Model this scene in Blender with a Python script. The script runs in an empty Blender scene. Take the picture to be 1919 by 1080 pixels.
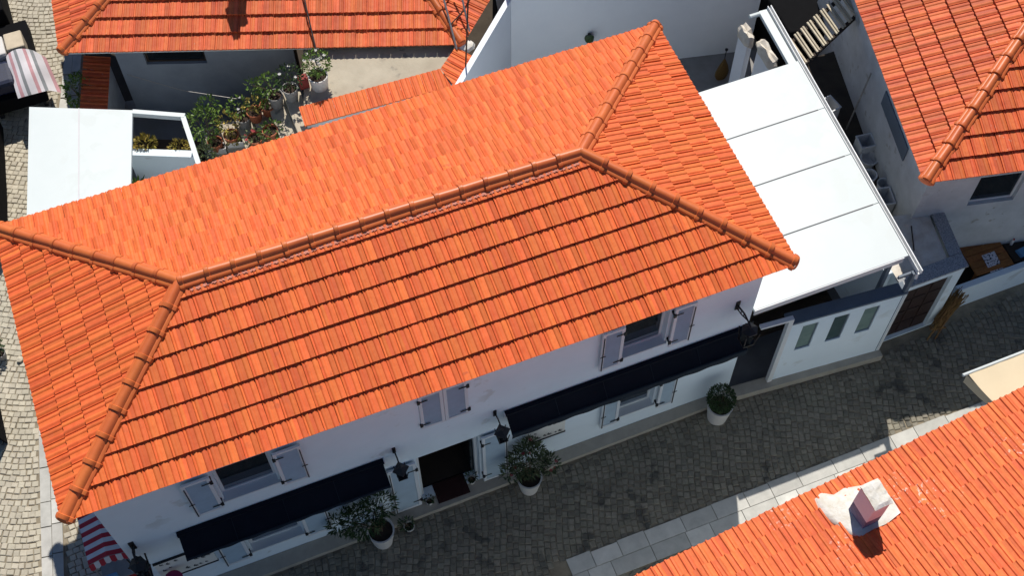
import bpy, bmesh, math, random
from mathutils import Matrix, Vector
random.seed(7)
R = math.radians
S = bpy.context.scene
COL = S.collection
# ------------------------------------------------------------------ camera
cam = bpy.data.objects.new('camera', bpy.data.cameras.new('camera'))
COL.objects.link(cam)
cam.matrix_world = Matrix(((0.93066518, 0.31699208, -0.18269742, 3.69283847),
                           (-0.36586253, 0.80271601, -0.47094757, -8.81627477),
                           (-0.0026325, 0.50513664, 0.86303537, 23.77828382),
                           (0, 0, 0, 1)))
CAMP = Vector((3.69, -8.82, 23.78))
cam.data.sensor_width = 36; cam.data.lens = 46.08
cam.data.clip_end = 400
S.camera = cam
# ------------------------------------------------------------------ sky and sun
SUN = Vector((0.26, 0.66, 1.0)).normalized()
w = bpy.data.worlds.new('World'); S.world = w; w.use_nodes = True
nt = w.node_tree; bg = nt.nodes['Background']
sky = nt.nodes.new('ShaderNodeTexSky'); sky.sky_type = 'NISHITA'; sky.sun_disc = False
sky.sun_elevation = math.asin(SUN.z); sky.sun_rotation = math.atan2(SUN.x, SUN.y)
nt.links.new(sky.outputs[0], bg.inputs[0]); bg.inputs[1].default_value = 0.07
sky.air_density = 1.0; sky.dust_density = 0; sky.ozone_density = 6.0; sky.altitude = 300
sun = bpy.data.objects.new('sun', bpy.data.lights.new('sun', 'SUN'))
sun.data.energy = 4.9; sun.data.angle = R(0.5); sun.data.color = (1, .95, .87)
sun.rotation_euler = SUN.to_track_quat('Z', 'Y').to_euler(); sun.location = (8, 10, 30)
COL.objects.link(sun)
vs = S.view_settings
vs.view_transform = 'Standard'; vs.look = 'None'; vs.exposure = 0.0; vs.gamma = 1; vs.use_curve_mapping = False

# ------------------------------------------------------------------ materials
def mat(name, c, rough=.7, var=.12, scale=6., c2=None, isl=0., bump=0., bscale=60., metal=0., spec=.4, streak=None, mask=None, emit=None):
    m = bpy.data.materials.new(name); m.use_nodes = True
    n = m.node_tree.nodes; l = m.node_tree.links
    b = n['Principled BSDF']
    b.inputs['Roughness'].default_value = rough; b.inputs['Metallic'].default_value = metal
    b.inputs['Specular IOR Level'].default_value = spec
    geo = n.new('ShaderNodeNewGeometry')
    oi = n.new('ShaderNodeObjectInfo')
    tc = n.new('ShaderNodeTexCoord')
    pos = geo.outputs['Position']
    nz = n.new('ShaderNodeTexNoise'); nz.inputs['Scale'].default_value = scale; nz.inputs['Detail'].default_value = 5; nz.inputs['Roughness'].default_value = .65
    l.new(pos, nz.inputs['Vector'])
    rp = n.new('ShaderNodeValToRGB'); rp.color_ramp.elements[0].position = .3; rp.color_ramp.elements[1].position = .7
    c2 = c2 or tuple(x * (1 - var * 2) for x in c)
    rp.color_ramp.elements[0].color = (*c2, 1); rp.color_ramp.elements[1].color = (*c, 1)
    l.new(nz.outputs['Fac'], rp.inputs['Fac'])
    out = rp.outputs['Color']
    if isl:
        ad = n.new('ShaderNodeMath'); ad.operation = 'ADD'
        l.new(geo.outputs['Random Per Island'], ad.inputs[0]); l.new(oi.outputs['Random'], ad.inputs[1])
        fr = n.new('ShaderNodeMath'); fr.operation = 'FRACT'; l.new(ad.outputs[0], fr.inputs[0])
        mr = n.new('ShaderNodeMapRange'); mr.inputs['To Min'].default_value = 1 - isl; mr.inputs['To Max'].default_value = 1 + isl
        l.new(fr.outputs[0], mr.inputs['Value'])
        hs = n.new('ShaderNodeHueSaturation'); l.new(out, hs.inputs['Color']); l.new(mr.outputs[0], hs.inputs['Value'])
        mr2 = n.new('ShaderNodeMapRange'); mr2.inputs['To Min'].default_value = .5 - isl * .03; mr2.inputs['To Max'].default_value = .5 + isl * .03
        f2 = n.new('ShaderNodeMath'); f2.operation = 'MULTIPLY'; f2.inputs[1].default_value = 7.31; l.new(fr.outputs[0], f2.inputs[0])
        f3 = n.new('ShaderNodeMath'); f3.operation = 'FRACT'; l.new(f2.outputs[0], f3.inputs[0])
        l.new(f3.outputs[0], mr2.inputs['Value']); l.new(mr2.outputs[0], hs.inputs['Hue'])
        out = hs.outputs['Color']
    if mask:      # (colour, scale, threshold, large scale, large threshold): flakes, stains with a shape of their own
        mc, ms, mt, mls, mlt = mask
        n1 = n.new('ShaderNodeTexNoise'); n1.inputs['Scale'].default_value = ms; n1.inputs['Detail'].default_value = 6; l.new(pos, n1.inputs['Vector'])
        n2 = n.new('ShaderNodeTexNoise'); n2.inputs['Scale'].default_value = mls; n2.inputs['Detail'].default_value = 3; l.new(pos, n2.inputs['Vector'])
        r1 = n.new('ShaderNodeMapRange'); r1.inputs['From Min'].default_value = mt; r1.inputs['From Max'].default_value = mt + .06; l.new(n1.outputs['Fac'], r1.inputs['Value'])
        r2 = n.new('ShaderNodeMapRange'); r2.inputs['From Min'].default_value = mlt; r2.inputs['From Max'].default_value = mlt + .1; l.new(n2.outputs['Fac'], r2.inputs['Value'])
        mu = n.new('ShaderNodeMath'); mu.operation = 'MULTIPLY'; l.new(r1.outputs[0], mu.inputs[0]); l.new(r2.outputs[0], mu.inputs[1])
        mx = n.new('ShaderNodeMix'); mx.data_type = 'RGBA'
        l.new(mu.outputs[0], mx.inputs['Factor']); l.new(out, mx.inputs[6]); mx.inputs[7].default_value = (*mc, 1)
        out = mx.outputs[2]
    l.new(out, b.inputs['Base Color'])
    if bump:
        bn = n.new('ShaderNodeTexNoise'); bn.inputs['Scale'].default_value = bscale; bn.inputs['Detail'].default_value = 4; l.new(pos, bn.inputs['Vector'])
        bp = n.new('ShaderNodeBump'); bp.inputs['Strength'].default_value = bump; bp.inputs['Distance'].default_value = .01
        l.new(bn.outputs['Fac'], bp.inputs['Height']); l.new(bp.outputs[0], b.inputs['Normal'])
    return m

TILE = (.86, .215, .062)
M = {}
M['tile'] = mat('clay_tile', (.78, .168, .044), .62, scale=9, c2=(.66, .125, .030), isl=.16, bump=.15, bscale=120, spec=.3, mask=((.60, .125, .04), 5, .62, .9, .50))
M['tile_old'] = mat('weathered_clay_tile', (.72, .158, .050), .6, scale=7, c2=(.55, .105, .034), isl=.20, bump=.2, bscale=90, spec=.3,
                    mask=((.66, .40, .30), 16, .64, 1.1, .60))
M['tile_flaked'] = mat('flaking_clay_tile', (.80, .175, .048), .65, scale=8, c2=(.62, .12, .034), isl=.18, bump=.2, bscale=90, spec=.3,
                       mask=((.72, .50, .42), 15, .59, .6, .54))
M['cap'] = mat('ridge_clay', (.68, .165, .042), .42, scale=5, c2=(.56, .125, .032), isl=.09, bump=.1, bscale=90, spec=.45)
M['deck'] = mat('roof_underlay', (.30, .07, .03), .9)
M['plaster'] = mat('white_plaster', (.77, .86, .92), .85, scale=1.3, c2=(.72, .81, .87), bump=.25, bscale=70, spec=.2, mask=((.62, .68, .70), 2.6, .58, .7, .52))
M['plaster_bright'] = mat('bright_white_plaster', (.85, .88, .92), .85, scale=.7, c2=(.78, .81, .86), bump=.25, bscale=60, spec=.2)
M['slate_wall'] = mat('slate_grey_wall', (.30, .335, .39), .9, scale=1.4, c2=(.22, .25, .295), bump=.3, bscale=50, spec=.2)  # wall colour set darker than the other plaster
M['plaster_old'] = mat('stained_plaster', (.64, .65, .66), .9, scale=2.2, c2=(.50, .51, .51), bump=.4, bscale=40, spec=.2,
                       mask=((.36, .34, .30), 5, .6, 1.4, .5))
M['plaster_broken'] = mat('broken_plaster', (.74, .70, .62), .95, scale=5, c2=(.55, .48, .40), bump=.8, bscale=30, spec=.2)
M['white_metal'] = mat('white_painted_sheet', (.64, .685, .68), .5, scale=.8, c2=(.60, .65, .645), spec=.4, mask=((.60, .645, .635), 2.5, .52, .7, .45))
M['seam'] = mat('dark_seam_seal', (.10, .10, .11), .6)
M['sign'] = mat('cream_sign_board', (.80, .79, .74), .6, scale=3, c2=(.74, .73, .68))
M['pvc'] = mat('white_frame_paint', (.74, .75, .75), .4, scale=3, c2=(.70, .71, .71))
M['shutter'] = mat('shutter_paint', (.72, .75, .78), .5, scale=4, c2=(.68, .71, .74))
M['louvre'] = mat('louvre_grey_paint', (.42, .53, .60), .5, scale=5, var=.06)
M['black'] = mat('black_iron', (.012, .012, .014), .5)
M['glass'] = mat('dark_window_glass', (.015, .02, .025), .06, spec=.6)
M['frost'] = mat('frosted_glass', (.22, .30, .27), .25, scale=3, c2=(.15, .22, .20), spec=.5)
M['frost_dark'] = mat('smoked_glass', (.07, .11, .11), .2, scale=3, c2=(.05, .085, .085), spec=.5)
M['navy'] = mat('navy_awning_cloth', (.008, .010, .018), .85, scale=3, c2=(.005, .007, .013), bump=.2, bscale=300, spec=.15)
M['navy_val'] = mat('slate_valance_cloth', (.022, .03, .042), .9, scale=5, spec=.15)
M['stone'] = mat('beige_step_stone', (.42, .38, .32), .8, scale=4, c2=(.33, .30, .25), bump=.3, bscale=40)
M['slab'] = mat('pale_paving_slab', (.58, .565, .52), .85, scale=4, c2=(.44, .43, .395), isl=.18, bump=.2, bscale=60)
M['sett'] = mat('granite_sett', (.52, .47, .37), .75, scale=14, c2=(.43, .385, .30), isl=.12, bump=.4, bscale=50, spec=.35)
M['sett_shaded'] = mat('shade_darkened_sett', (.25, .225, .175), .7, scale=14, c2=(.165, .15, .115), isl=.22, bump=.4, bscale=50, spec=.3, mask=((.09, .085, .07), 3.2, .55, .7, .45))  # lane stone darkened in its colour for street shade; mask adds stains
M['sand'] = mat('joint_sand', (.33, .28, .20), .95, scale=3, c2=(.17, .14, .10), bump=.4, bscale=60)
M['earth'] = mat('bare_earth', (.07, .055, .04), .95, scale=2, c2=(.04, .03, .022), bump=.5, bscale=20)
M['concrete'] = mat('worn_concrete', (.50, .44, .34), .9, scale=1.7, c2=(.38, .33, .25), bump=.4, bscale=30,
                    mask=((.22, .20, .17), 3.2, .57, .9, .48))
M['conc_grey'] = mat('grey_concrete', (.30, .29, .28), .9, scale=2, c2=(.22, .21, .20), bump=.3, bscale=40)
M['paving_dark'] = mat('slate_floor', (.12, .12, .13), .7, scale=3)
M['bluegrey'] = mat('blue_grey_coping', (.12, .155, .20), .55, scale=3, var=.08)
M['granite'] = mat('speckled_granite', (.50, .51, .52), .6, scale=38, c2=(.11, .12, .13))
M['brown'] = mat('dark_brown_door_paint', (.035, .018, .016), .5, scale=5, var=.1)
M['pot'] = mat('white_planter', (.66, .63, .60), .6, scale=4, c2=(.60, .57, .54))
M['soil'] = mat('potting_soil', (.05, .03, .02), .95, scale=30)
M['terra'] = mat('terracotta_pot', (.42, .13, .06), .8, scale=8, var=.15)
M['leaf'] = mat('green_leaf', (.14, .22, .035), .5, scale=3, c2=(.07, .13, .022), isl=.4, spec=.35)
M['leaf_dark'] = mat('dark_green_leaf', (.04, .075, .022), .5, scale=3, c2=(.022, .045, .014), isl=.4, spec=.3)
M['leaf_olive'] = mat('olive_leaf', (.16, .19, .08), .55, scale=3, c2=(.09, .12, .05), isl=.4, spec=.3)
M['leaf_oleander'] = mat('oleander_leaf', (.10, .13, .055), .5, scale=8, c2=(.035, .055, .022), isl=.5, spec=.35)
M['leaf_gold'] = mat('yellowing_leaf', (.42, .30, .06), .55, scale=3, c2=(.22, .20, .04), isl=.4, spec=.3)
M['petal'] = mat('white_petal', (.75, .72, .70), .6)
M['petal_red'] = mat('red_petal', (.45, .03, .05), .6)
M['stem'] = mat('woody_stem', (.12, .085, .05), .9)
M['beige'] = mat('beige_awning_cloth', (.66, .55, .38), .85, scale=2, c2=(.62, .51, .35), bump=.1, bscale=200, spec=.15)
M['red'] = mat('red_stripe_cloth', (.42, .02, .04), .8, var=.06)
M['cream_cloth'] = mat('white_stripe_cloth', (.66, .63, .65), .8, var=.05)
M['blue'] = mat('blue_panel', (.10, .28, .50), .6, var=.06)
M['red_dull'] = mat('dull_red_box', (.30, .05, .04), .8, var=.15)
M['red_paint'] = mat('red_cart_paint', (.45, .02, .02), .4, var=.06)
M['pink'] = mat('magenta_cloth', (.30, .02, .10), .8, var=.1)
M['pale_pink'] = mat('faded_pink_cloth', (.55, .30, .32), .85, var=.1)
M['grey_cloth'] = mat('grey_cloth', (.24, .25, .26), .85, var=.1)
M['mat'] = mat('dark_red_doormat', (.035, .008, .008), .95, bump=.8, bscale=200)
M['metal'] = mat('weathered_metal', (.45, .43, .41), .4, metal=.7, scale=20, var=.2)
M['rust'] = mat('rusty_iron', (.08, .045, .03), .8, scale=30, var=.3)
M['wood'] = mat('orange_brown_board', (.36, .14, .035), .7, scale=12, c2=(.22, .075, .02), isl=.2)
M['wood_pale'] = mat('sun_bleached_wood', (.60, .53, .40), .8, scale=14, c2=(.46, .39, .28), isl=.15)
M['wood_dark'] = mat('dark_timber', (.05, .035, .025), .9)
M['twig'] = mat('dry_twig', (.26, .15, .05), .9, scale=12, c2=(.14, .075, .03), isl=.3)
M['wicker'] = mat('brown_wicker', (.16, .09, .02), .7, scale=30, var=.2, bump=.6, bscale=120)
M['paper'] = mat('speckled_paper', (.62, .60, .66), .8, scale=3, mask=((.03, .03, .06), 26, .53, 3, .2))
M['tinted'] = mat('bounce_tinted_render', (.80, .95, 1.0), .9, scale=4, c2=(.72, .84, .94), bump=.4, bscale=40)  # white render tinted blue in its colour to offset orange bounce light
M['stack_base'] = mat('blue_grey_stack_base', (.22, .26, .40), .9, scale=14, c2=(.14, .17, .28), bump=.5, bscale=40)  # darker blue grey on the lower part of the stack
M['mortar'] = mat('white_mortar', (.76, .74, .70), .95, scale=8, c2=(.60, .55, .46), bump=.9, bscale=25)
M['pink_mortar'] = mat('pink_ridge_mortar', (.62, .24, .17), .9, scale=20, var=.1, bump=.3, bscale=60)
M['plastic'] = mat('dusty_white_plastic', (.72, .73, .74), .6, scale=5, var=.1)
M['tarp'] = mat('black_tarpaulin', (.008, .008, .009), .95, spec=.1)
M['card'] = mat('pale_cardboard', (.62, .52, .38), .8, scale=4, var=.1)
M['bag'] = mat('dark_blue_bag', (.012, .02, .06), .5, scale=30, var=.3)

# ------------------------------------------------------------------ helpers
WM = {}
def wm(o): return WM.get(o.name, Matrix.Identity(4))
def place(o, parent, W=None):
    W = W or Matrix.Identity(4)
    if parent is not None:
        o.parent = parent; o.matrix_parent_inverse = wm(parent).inverted()
    o.matrix_basis = W; WM[o.name] = W
    return o
def tag(o, label=None, cat=None, group=None, kind=None):
    if label: o['label'] = label
    if cat: o['category'] = cat
    if group: o['group'] = group
    if kind: o['kind'] = kind
    return o
def thing(name, label, cat, loc=(0, 0, 0), rz=0., group=None):
    o = bpy.data.objects.new(name, None); COL.objects.link(o); o.empty_display_size = .2
    place(o, None, Matrix.Translation(loc) @ Matrix.Rotation(rz, 4, 'Z'))
    return tag(o, label, cat, group)
class MB:
    def __init__(s): s.v = []; s.f = []
    def add(s, vs, fs, T=None):
        k = len(s.v)
        s.v += [tuple(T @ Vector(p)) if T else tuple(p) for p in vs]
        s.f += [[i + k for i in f] for f in fs]; return s
    def box(s, x0, x1, y0, y1, z0, z1, T=None):
        vs = [(x, y, z) for z in (z0, z1) for y in (y0, y1) for x in (x0, x1)]
        return s.add(vs, [(0, 2, 3, 1), (4, 5, 7, 6), (0, 1, 5, 4), (2, 6, 7, 3), (0, 4, 6, 2), (1, 3, 7, 5)], T)
    def prism(s, poly, z0, z1, T=None):       # counter-clockwise plan polygon
        n = len(poly)
        vs = [(x, y, z0) for x, y in poly] + [(x, y, z1) for x, y in poly]
        fs = [list(range(n))[::-1], list(range(n, 2 * n))] + [(i, (i + 1) % n, n + (i + 1) % n, n + i) for i in range(n)]
        return s.add(vs, fs, T)
    def tube(s, path, r, seg=6, r2=None, T=None):
        path = [Vector(p) for p in path]; n = len(path); vs = []; fs = []
        for i, p in enumerate(path):
            d = (path[min(i + 1, n - 1)] - path[max(i - 1, 0)]).normalized()
            a = d.orthogonal().normalized() if abs(d.z) < .99 else Vector((1, 0, 0)); b = d.cross(a)
            rr = r if r2 is None else r + (r2 - r) * i / max(1, n - 1)
            vs += [p + (a * math.cos(t) + b * math.sin(t)) * rr for t in (2 * math.pi * k / seg for k in range(seg))]
        for i in range(n - 1):
            for k in range(seg):
                fs.append((i * seg + k, i * seg + (k + 1) % seg, (i + 1) * seg + (k + 1) % seg, (i + 1) * seg + k))
        fs += [list(range(seg))[::-1], list(range((n - 1) * seg, n * seg))]
        return s.add(vs, fs, T)
    def lathe(s, prof, c=(0, 0, 0), seg=20, T=None, sx=1, sy=1):
        vs = []; fs = []; n = len(prof)
        for r, z in prof:
            vs += [(c[0] + sx * r * math.cos(2 * math.pi * k / seg), c[1] + sy * r * math.sin(2 * math.pi * k / seg), c[2] + z) for k in range(seg)]
        for i in range(n - 1):
            for k in range(seg):
                fs.append((i * seg + k, i * seg + (k + 1) % seg, (i + 1) * seg + (k + 1) % seg, (i + 1) * seg + k))
        return s.add(vs, fs, T)
    def mesh(s, name, smooth=0):
        me = bpy.data.meshes.new(name); me.from_pydata(s.v, [], s.f); me.validate()
        if smooth:
            me.shade_smooth(); me.set_sharp_from_angle(angle=R(smooth))
        return me
    def build(s, name, m, parent=None, smooth=0, bevel=0., kind=None, W=None):
        me = s.mesh(name, smooth); me.materials.append(M[m])
        o = bpy.data.objects.new(name, me); COL.objects.link(o); place(o, parent, W)
        if bevel:
            b = o.modifiers.new('bevel', 'BEVEL'); b.width = bevel; b.segments = 2; b.limit_method = 'ANGLE'
        if kind: o['kind'] = kind
        return o
def inst(name, me, W, parent):
    o = bpy.data.objects.new(name, me); COL.objects.link(o); return place(o, parent, W)
def B(*a, T=None): return MB().box(*a, T=T)
def frame3(o, x, y, z):
    return Matrix(((x.x, y.x, z.x, o.x), (x.y, y.y, z.y, o.y), (x.z, y.z, z.z, o.z), (0, 0, 0, 1)))

# ------------------------------------------------------------------ roof tiles
def tile_geo(wd, g, th=.034, rise=.020, lap=.05, flat=False):
    prof = [(0, .016), (.03, .020), (.06, .004), (.14, .003), (.17, .7 * rise), (.24, rise), (.34, .9 * rise), (.40, .2 * rise), (.62, .003), (.65, .7 * rise), (.72, rise), (.82, .9 * rise), (.88, .2 * rise), (.98, .0)]
    if flat: prof = [(0, .030), (.05, .038), (.13, .034), (.17, .006), (.24, .001), (.46, .0), (.51, .016), (.58, .025), (.70, .022), (.76, .003), (.97, .0)]
    n = len(prof); vs = []; fs = []
    for y in (0., g + lap):
        vs += [(p * wd, y, h + th * (1 - y / g)) for p, h in prof]
    vs += [(p * wd, .004, h * .6 + th - .05) for p, h in prof]
    for i in range(n - 1):
        fs.append((i, i + 1, n + i + 1, n + i)); fs.append((2 * n + i, 2 * n + i + 1, i + 1, i))
    fs.append((0, n, 2 * n)); fs.append((n - 1, 3 * n - 1, 2 * n - 1))
    return vs, fs
class Roof:
    """collects tiles of several slopes; the 300 nearest uncut ones become objects, the rest one joined part"""
    def __init__(s, parent, m, wd=.25, g=.385, th=.039, flat=False): s.full = []; s.cut = MB(); s.parent = parent; s.m = m; s.wd = wd; s.g = g; s.geo = tile_geo(wd, g, th, flat=flat); s.rag = .0045
    def slope(s, p0, p1, inward, pitch, poly, stagger=.5, lift=.02, over=.05):
        """eave p0->p1 (left to right seen from outside), inward horizontal unit vector, poly = [(u, plan depth)] convex ccw"""
        p0 = Vector(p0); p1 = Vector(p1); U = (p1 - p0).normalized(); I = Vector(inward).normalized()
        V = (I + Vector((0, 0, pitch))).normalized(); N = U.cross(V).normalized(); k = math.sqrt(1 + pitch * pitch)
        F = frame3(p0 + N * lift, U, V, N)
        pl = [(u, d * k) for u, d in poly]
        edges = []
        for i in range(len(pl)):
            a, b = pl[i], pl[(i + 1) % len(pl)]
            nx, ny = -(b[1] - a[1]), b[0] - a[0]; q = math.hypot(nx, ny)
            edges.append((nx / q, ny / q, a))
        umin = min(p[0] for p in pl); umax = max(p[0] for p in pl); vmax = max(p[1] for p in pl)
        wd, g = s.wd, s.g
        rows = int(math.ceil((vmax + over) / g))
        for r in range(rows):
            v0 = -over + r * g + (random.uniform(-.008, .008) if r else 0); off = (wd * stagger if r % 2 else 0) + random.uniform(-.008, .008)
            for c in range(int((umin) / wd) - 2, int(umax / wd) + 2):
                u0 = c * wd + off
                cs = [(u0, v0), (u0 + wd, v0), (u0 + wd, v0 + g), (u0, v0 + g)]
                st = 0; cutters = []
                for nx, ny, a in edges:
                    if abs(nx) < 1e-4 and abs(a[1]) < 1e-6: continue        # eave edge: overhang allowed
                    ds = [(p[0] - a[0]) * nx + (p[1] - a[1]) * ny for p in cs]
                    if max(ds) < .02: st = 2; break
                    if min(ds) < -.005: st = 1; cutters.append((nx, ny, a))
                if st == 2: continue
                T = F @ Matrix.Translation((u0, v0, random.uniform(-s.rag, s.rag))) @ Matrix.Rotation(random.uniform(-2.5, 2.5) * s.rag, 4, 'Z') @ Matrix.Rotation(random.uniform(-2.5, 2.5) * s.rag, 4, 'Y')
                if st == 0: s.full.append(T)
                else:
                    bm = bmesh.new(); L = Matrix.Translation((u0, v0, 0))
                    vv = [bm.verts.new(L @ Vector(p)) for p in s.geo[0]]
                    for f in s.geo[1]: bm.faces.new([vv[i] for i in f])
                    for nx, ny, a in cutters:
                        bmesh.ops.bisect_plane(bm, geom=bm.verts[:] + bm.edges[:] + bm.faces[:], plane_co=(a[0], a[1], 0), plane_no=(nx, ny, 0), clear_inner=True)
                    bm.verts.index_update()
                    if bm.faces: s.cut.add([v.co[:] for v in bm.verts], [[v.index for v in f.verts] for f in bm.faces], F)
                    bm.free()
        return F
    def finish(s, limit=300):
        me = MB().add(*s.geo).mesh('tile', 40); me.materials.append(M[s.m])
        s.full.sort(key=lambda T: (T.translation - CAMP).length)
        for T in s.full[:limit]: inst('tile', me, T, s.parent)
        for T in s.full[limit:]: s.cut.add(s.geo[0], s.geo[1], T)
        if s.cut.f: s.cut.build('remaining_tiles', s.m, s.parent, smooth=40, kind='stuff')
CAPP = [(-.165, -.05), (-.15, .0), (-.12, .022), (-.095, .025), (-.075, .07), (-.04, .098), (0, .105), (.04, .098), (.075, .07), (.095, .025), (.12, .022), (.15, 0), (.165, -.05)]
CAPP = [(x * .86, z * .92) for x, z in CAPP]
def cap_geo(L):
    vs = []; fs = []; n = len(CAPP)
    st = [(-.03, 1.12, .010), (.0, 1.15, .012), (.035, 1.15, .012), (.045, 1.04, .004), (L, .97, -.008)]
    for y, k, dz in st: vs += [(x * k, y, z * k + dz) for x, z in CAPP]
    vs += [(x * 1.0, -.03, z * 1.0 - .02) for x, z in CAPP]
    for j in range(len(st) - 1):
        for i in range(n - 1): fs.append((j * n + i, j * n + i + 1, (j + 1) * n + i + 1, (j + 1) * n + i))
    q = len(st) * n
    for i in range(n - 1): fs.append((q + i, q + i + 1, i + 1, i))
    return vs, fs
def caps(parent, p0, p1, lift=.055, step=.42, m='cap', end=True, name='ridge_tile'):
    """ridge tiles from low end p0 to high end p1"""
    p0 = Vector(p0); p1 = Vector(p1); d = p1 - p0; n = max(1, round(d.length / step)); st = d.length / n
    Y = d.normalized(); X = Y.cross(Vector((0, 0, 1))).normalized(); Z = X.cross(Y)
    me = MB().add(*cap_geo(st + .03)).mesh(name, 35); me.materials.append(M[m])
    for i in range(n):
        J = Matrix.Rotation(random.uniform(-.022, .022), 4, 'Z') @ Matrix.Rotation(random.uniform(-.03, .03), 4, 'Y')
        inst(name, me, frame3(p0 + Y * (i * st) + Vector((0, 0, lift + random.uniform(-.004, .004))), X, Y, Z) @ J, parent)
    if end:      # fluted closed end piece
        vs = []; fs = []; k = 13
        for j in range(5):
            t = j / 4 * math.pi / 2; rr = math.cos(t); yy = -.03 - .055 * math.sin(t)
            for i in range(k):
                a = math.pi * i / (k - 1); fl = 1 + .05 * (i % 2)
                vs.append((-.142 * rr * fl * math.cos(a), yy, .115 * rr * fl * math.sin(a) - .03))
        for j in range(4):
            for i in range(k - 1): fs.append((j * k + i, (j + 1) * k + i, (j + 1) * k + i + 1, j * k + i + 1))
        MB().add(vs, fs, frame3(p0 + Vector((0, 0, lift)), X, Y, Z)).build('ridge_end_tile', m, parent)

# ------------------------------------------------------------------ foliage
def leaf_cloud(mb, c, rad, n, ll, lw, rnd, up=.2, shell=.35, droop=.0):
    for _ in range(n):
        while True:
            p = Vector((rnd.uniform(-1, 1), rnd.uniform(-1, 1), rnd.uniform(-1, 1)))
            if 1e-3 < p.length <= 1: break
        p = p.normalized() * (p.length ** shell)
        q = Vector((c[0] + p.x * rad[0], c[1] + p.y * rad[1], c[2] + p.z * rad[2]))
        d = (p + Vector((rnd.gauss(0, .5), rnd.gauss(0, .5), rnd.gauss(0, .5) + up))).normalized()
        sd = d.cross(Vector((rnd.gauss(0, 1), rnd.gauss(0, 1), rnd.gauss(0, 1)))).normalized(); nn = sd.cross(d)
        l = ll * rnd.uniform(.6, 1.25); w_ = lw * rnd.uniform(.7, 1.2)
        mb.add([q, q + d * l * .5 + sd * w_ + nn * w_ * .3, q + d * l - Vector((0, 0, droop * l)), q + d * l * .5 - sd * w_ + nn * w_ * .3], [(0, 1, 2), (0, 2, 3)])
def round_pot(parent, c, r0, r1, h, m='pot', seg=24):
    MB().lathe([(0, 0), (r0, 0), (r0 * 1.02, .02), (r1, h - .03), (r1 * 1.04, h), (r1 * .92, h), (r1 * .88, h - .09), (0, h - .09)], c, seg).build('pot', m, parent, smooth=40)
    MB().lathe([(r1 * .89, h - .06), (r1 * .5, h - .045), (0, h - .04)], c, 14).build('soil', 'soil', parent)
def potted(label, c, pr0, pr1, ph, crowns, leaf='leaf', n=260, ll=.09, lw=.02, potm='pot', flowers=None, seed=0, cat='potted plant', name='potted_plant', up=.3, group=None, trunk=True):
    rnd = random.Random(seed)
    t = thing(name, label, cat, c, group=group)
    round_pot(t, c, pr0, pr1, ph, potm)
    base = Vector((c[0], c[1], c[2] + ph - .05))
    st = MB(); fl = MB()
    for cx, cy, cz, rx, ry, rz in crowns:
        cc = Vector((c[0] + cx, c[1] + cy, c[2] + cz))
        for k in range(3):
            tip = cc + Vector((rnd.uniform(-.5, .5) * rx, rnd.uniform(-.5, .5) * ry, rnd.uniform(-.3, .4) * rz))
            st.tube([base + Vector((rnd.uniform(-.03, .03), rnd.uniform(-.03, .03), 0)), (base + tip) / 2 + Vector((rnd.uniform(-.04, .04), rnd.uniform(-.04, .04), .03)), tip], .012, 5, .005)
        leaf_cloud(fl, cc, (rx, ry, rz), int(n * rx * ry * rz / (.3 ** 3)) + 40, ll, lw, rnd, up=up)
    st.build('stem', 'stem', t); fl.build('foliage', leaf, t)
    if flowers:
        fm, k = flowers; fb = MB()
        for _ in range(k):
            cx, cy, cz, rx, ry, rz = rnd.choice(crowns)
            a = rnd.uniform(0, 6.28); e = rnd.uniform(.1, 1.3)
            q = Vector((c[0] + cx + rx * math.cos(a) * math.cos(e), c[1] + cy + ry * math.sin(a) * math.cos(e), c[2] + cz + rz * math.sin(e)))
            for j in range(5):
                b = j * 1.257; fb.add([q, q + Vector((.035 * math.cos(b), .035 * math.sin(b), .012)), q + Vector((.035 * math.cos(b + .9), .035 * math.sin(b + .9), .012))], [(0, 1, 2)])
        fb.build('blossom', fm, t)
    return t

# ================================================================== SETTING
tag(B(-60, 80, -60, 80, -.6, -.05).build('ground', 'earth'), kind='structure')
tag(MB().prism([(-3.2, -3.5), (21, -3.5), (21, .5), (17, .5), (.6, .5), (.6, 6), (2.2, 17), (-1.6, 17), (-2.2, 8), (-3.2, 1)], -.05, -.022).build('street', 'sand'), kind='structure')
street = bpy.data.objects['street']
def inside(p, poly):
    r = False; j = len(poly) - 1
    for i in range(len(poly)):
        a, b = poly[i], poly[j]
        if (a[1] > p[1]) != (b[1] > p[1]) and p[0] < (b[0] - a[0]) * (p[1] - a[1]) / (b[1] - a[1]) + a[0]: r = not r
        j = i
    return r
SL = [(-1.95, 0.2), (-1.75, 1.2), (-1.08, 5), (-.35, 9), (.86, 12.4), (1.45, 14.5), (2.0, 16.5)]     # left edge of the slab strip in the side lane
def slx(y):
    for a, b in zip(SL, SL[1:]):
        if a[1] <= y <= b[1]: return a[0] + (b[0] - a[0]) * (y - a[1]) / (b[1] - a[1])
    return SL[-1][0]
def sett_geo(w_, l_, h=.04, b=.012):
    vs = [(x * w_ / 2, y * l_ / 2, -h) for x, y in ((-1, -1), (1, -1), (1, 1), (-1, 1))]
    vs += [(x * w_ / 2, y * l_ / 2, -b * .8) for x, y in ((-1, -1), (1, -1), (1, 1), (-1, 1))]
    vs += [(x * (w_ / 2 - b), y * (l_ / 2 - b), 0) for x, y in ((-1, -1), (1, -1), (1, 1), (-1, 1))]
    fs = [(8, 9, 10, 11)]
    for o in (0, 4): fs += [(o + i, o + (i + 1) % 4, o + 4 + (i + 1) % 4, o + 4 + i) for i in range(4)]
    return vs, fs
SETT = [sett_geo(a, b) for a, b in ((.116, .120), (.124, .112), (.110, .124), (.118, .126))]
rs = random.Random(3)
spots = []; lane_ids = set()
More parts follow.
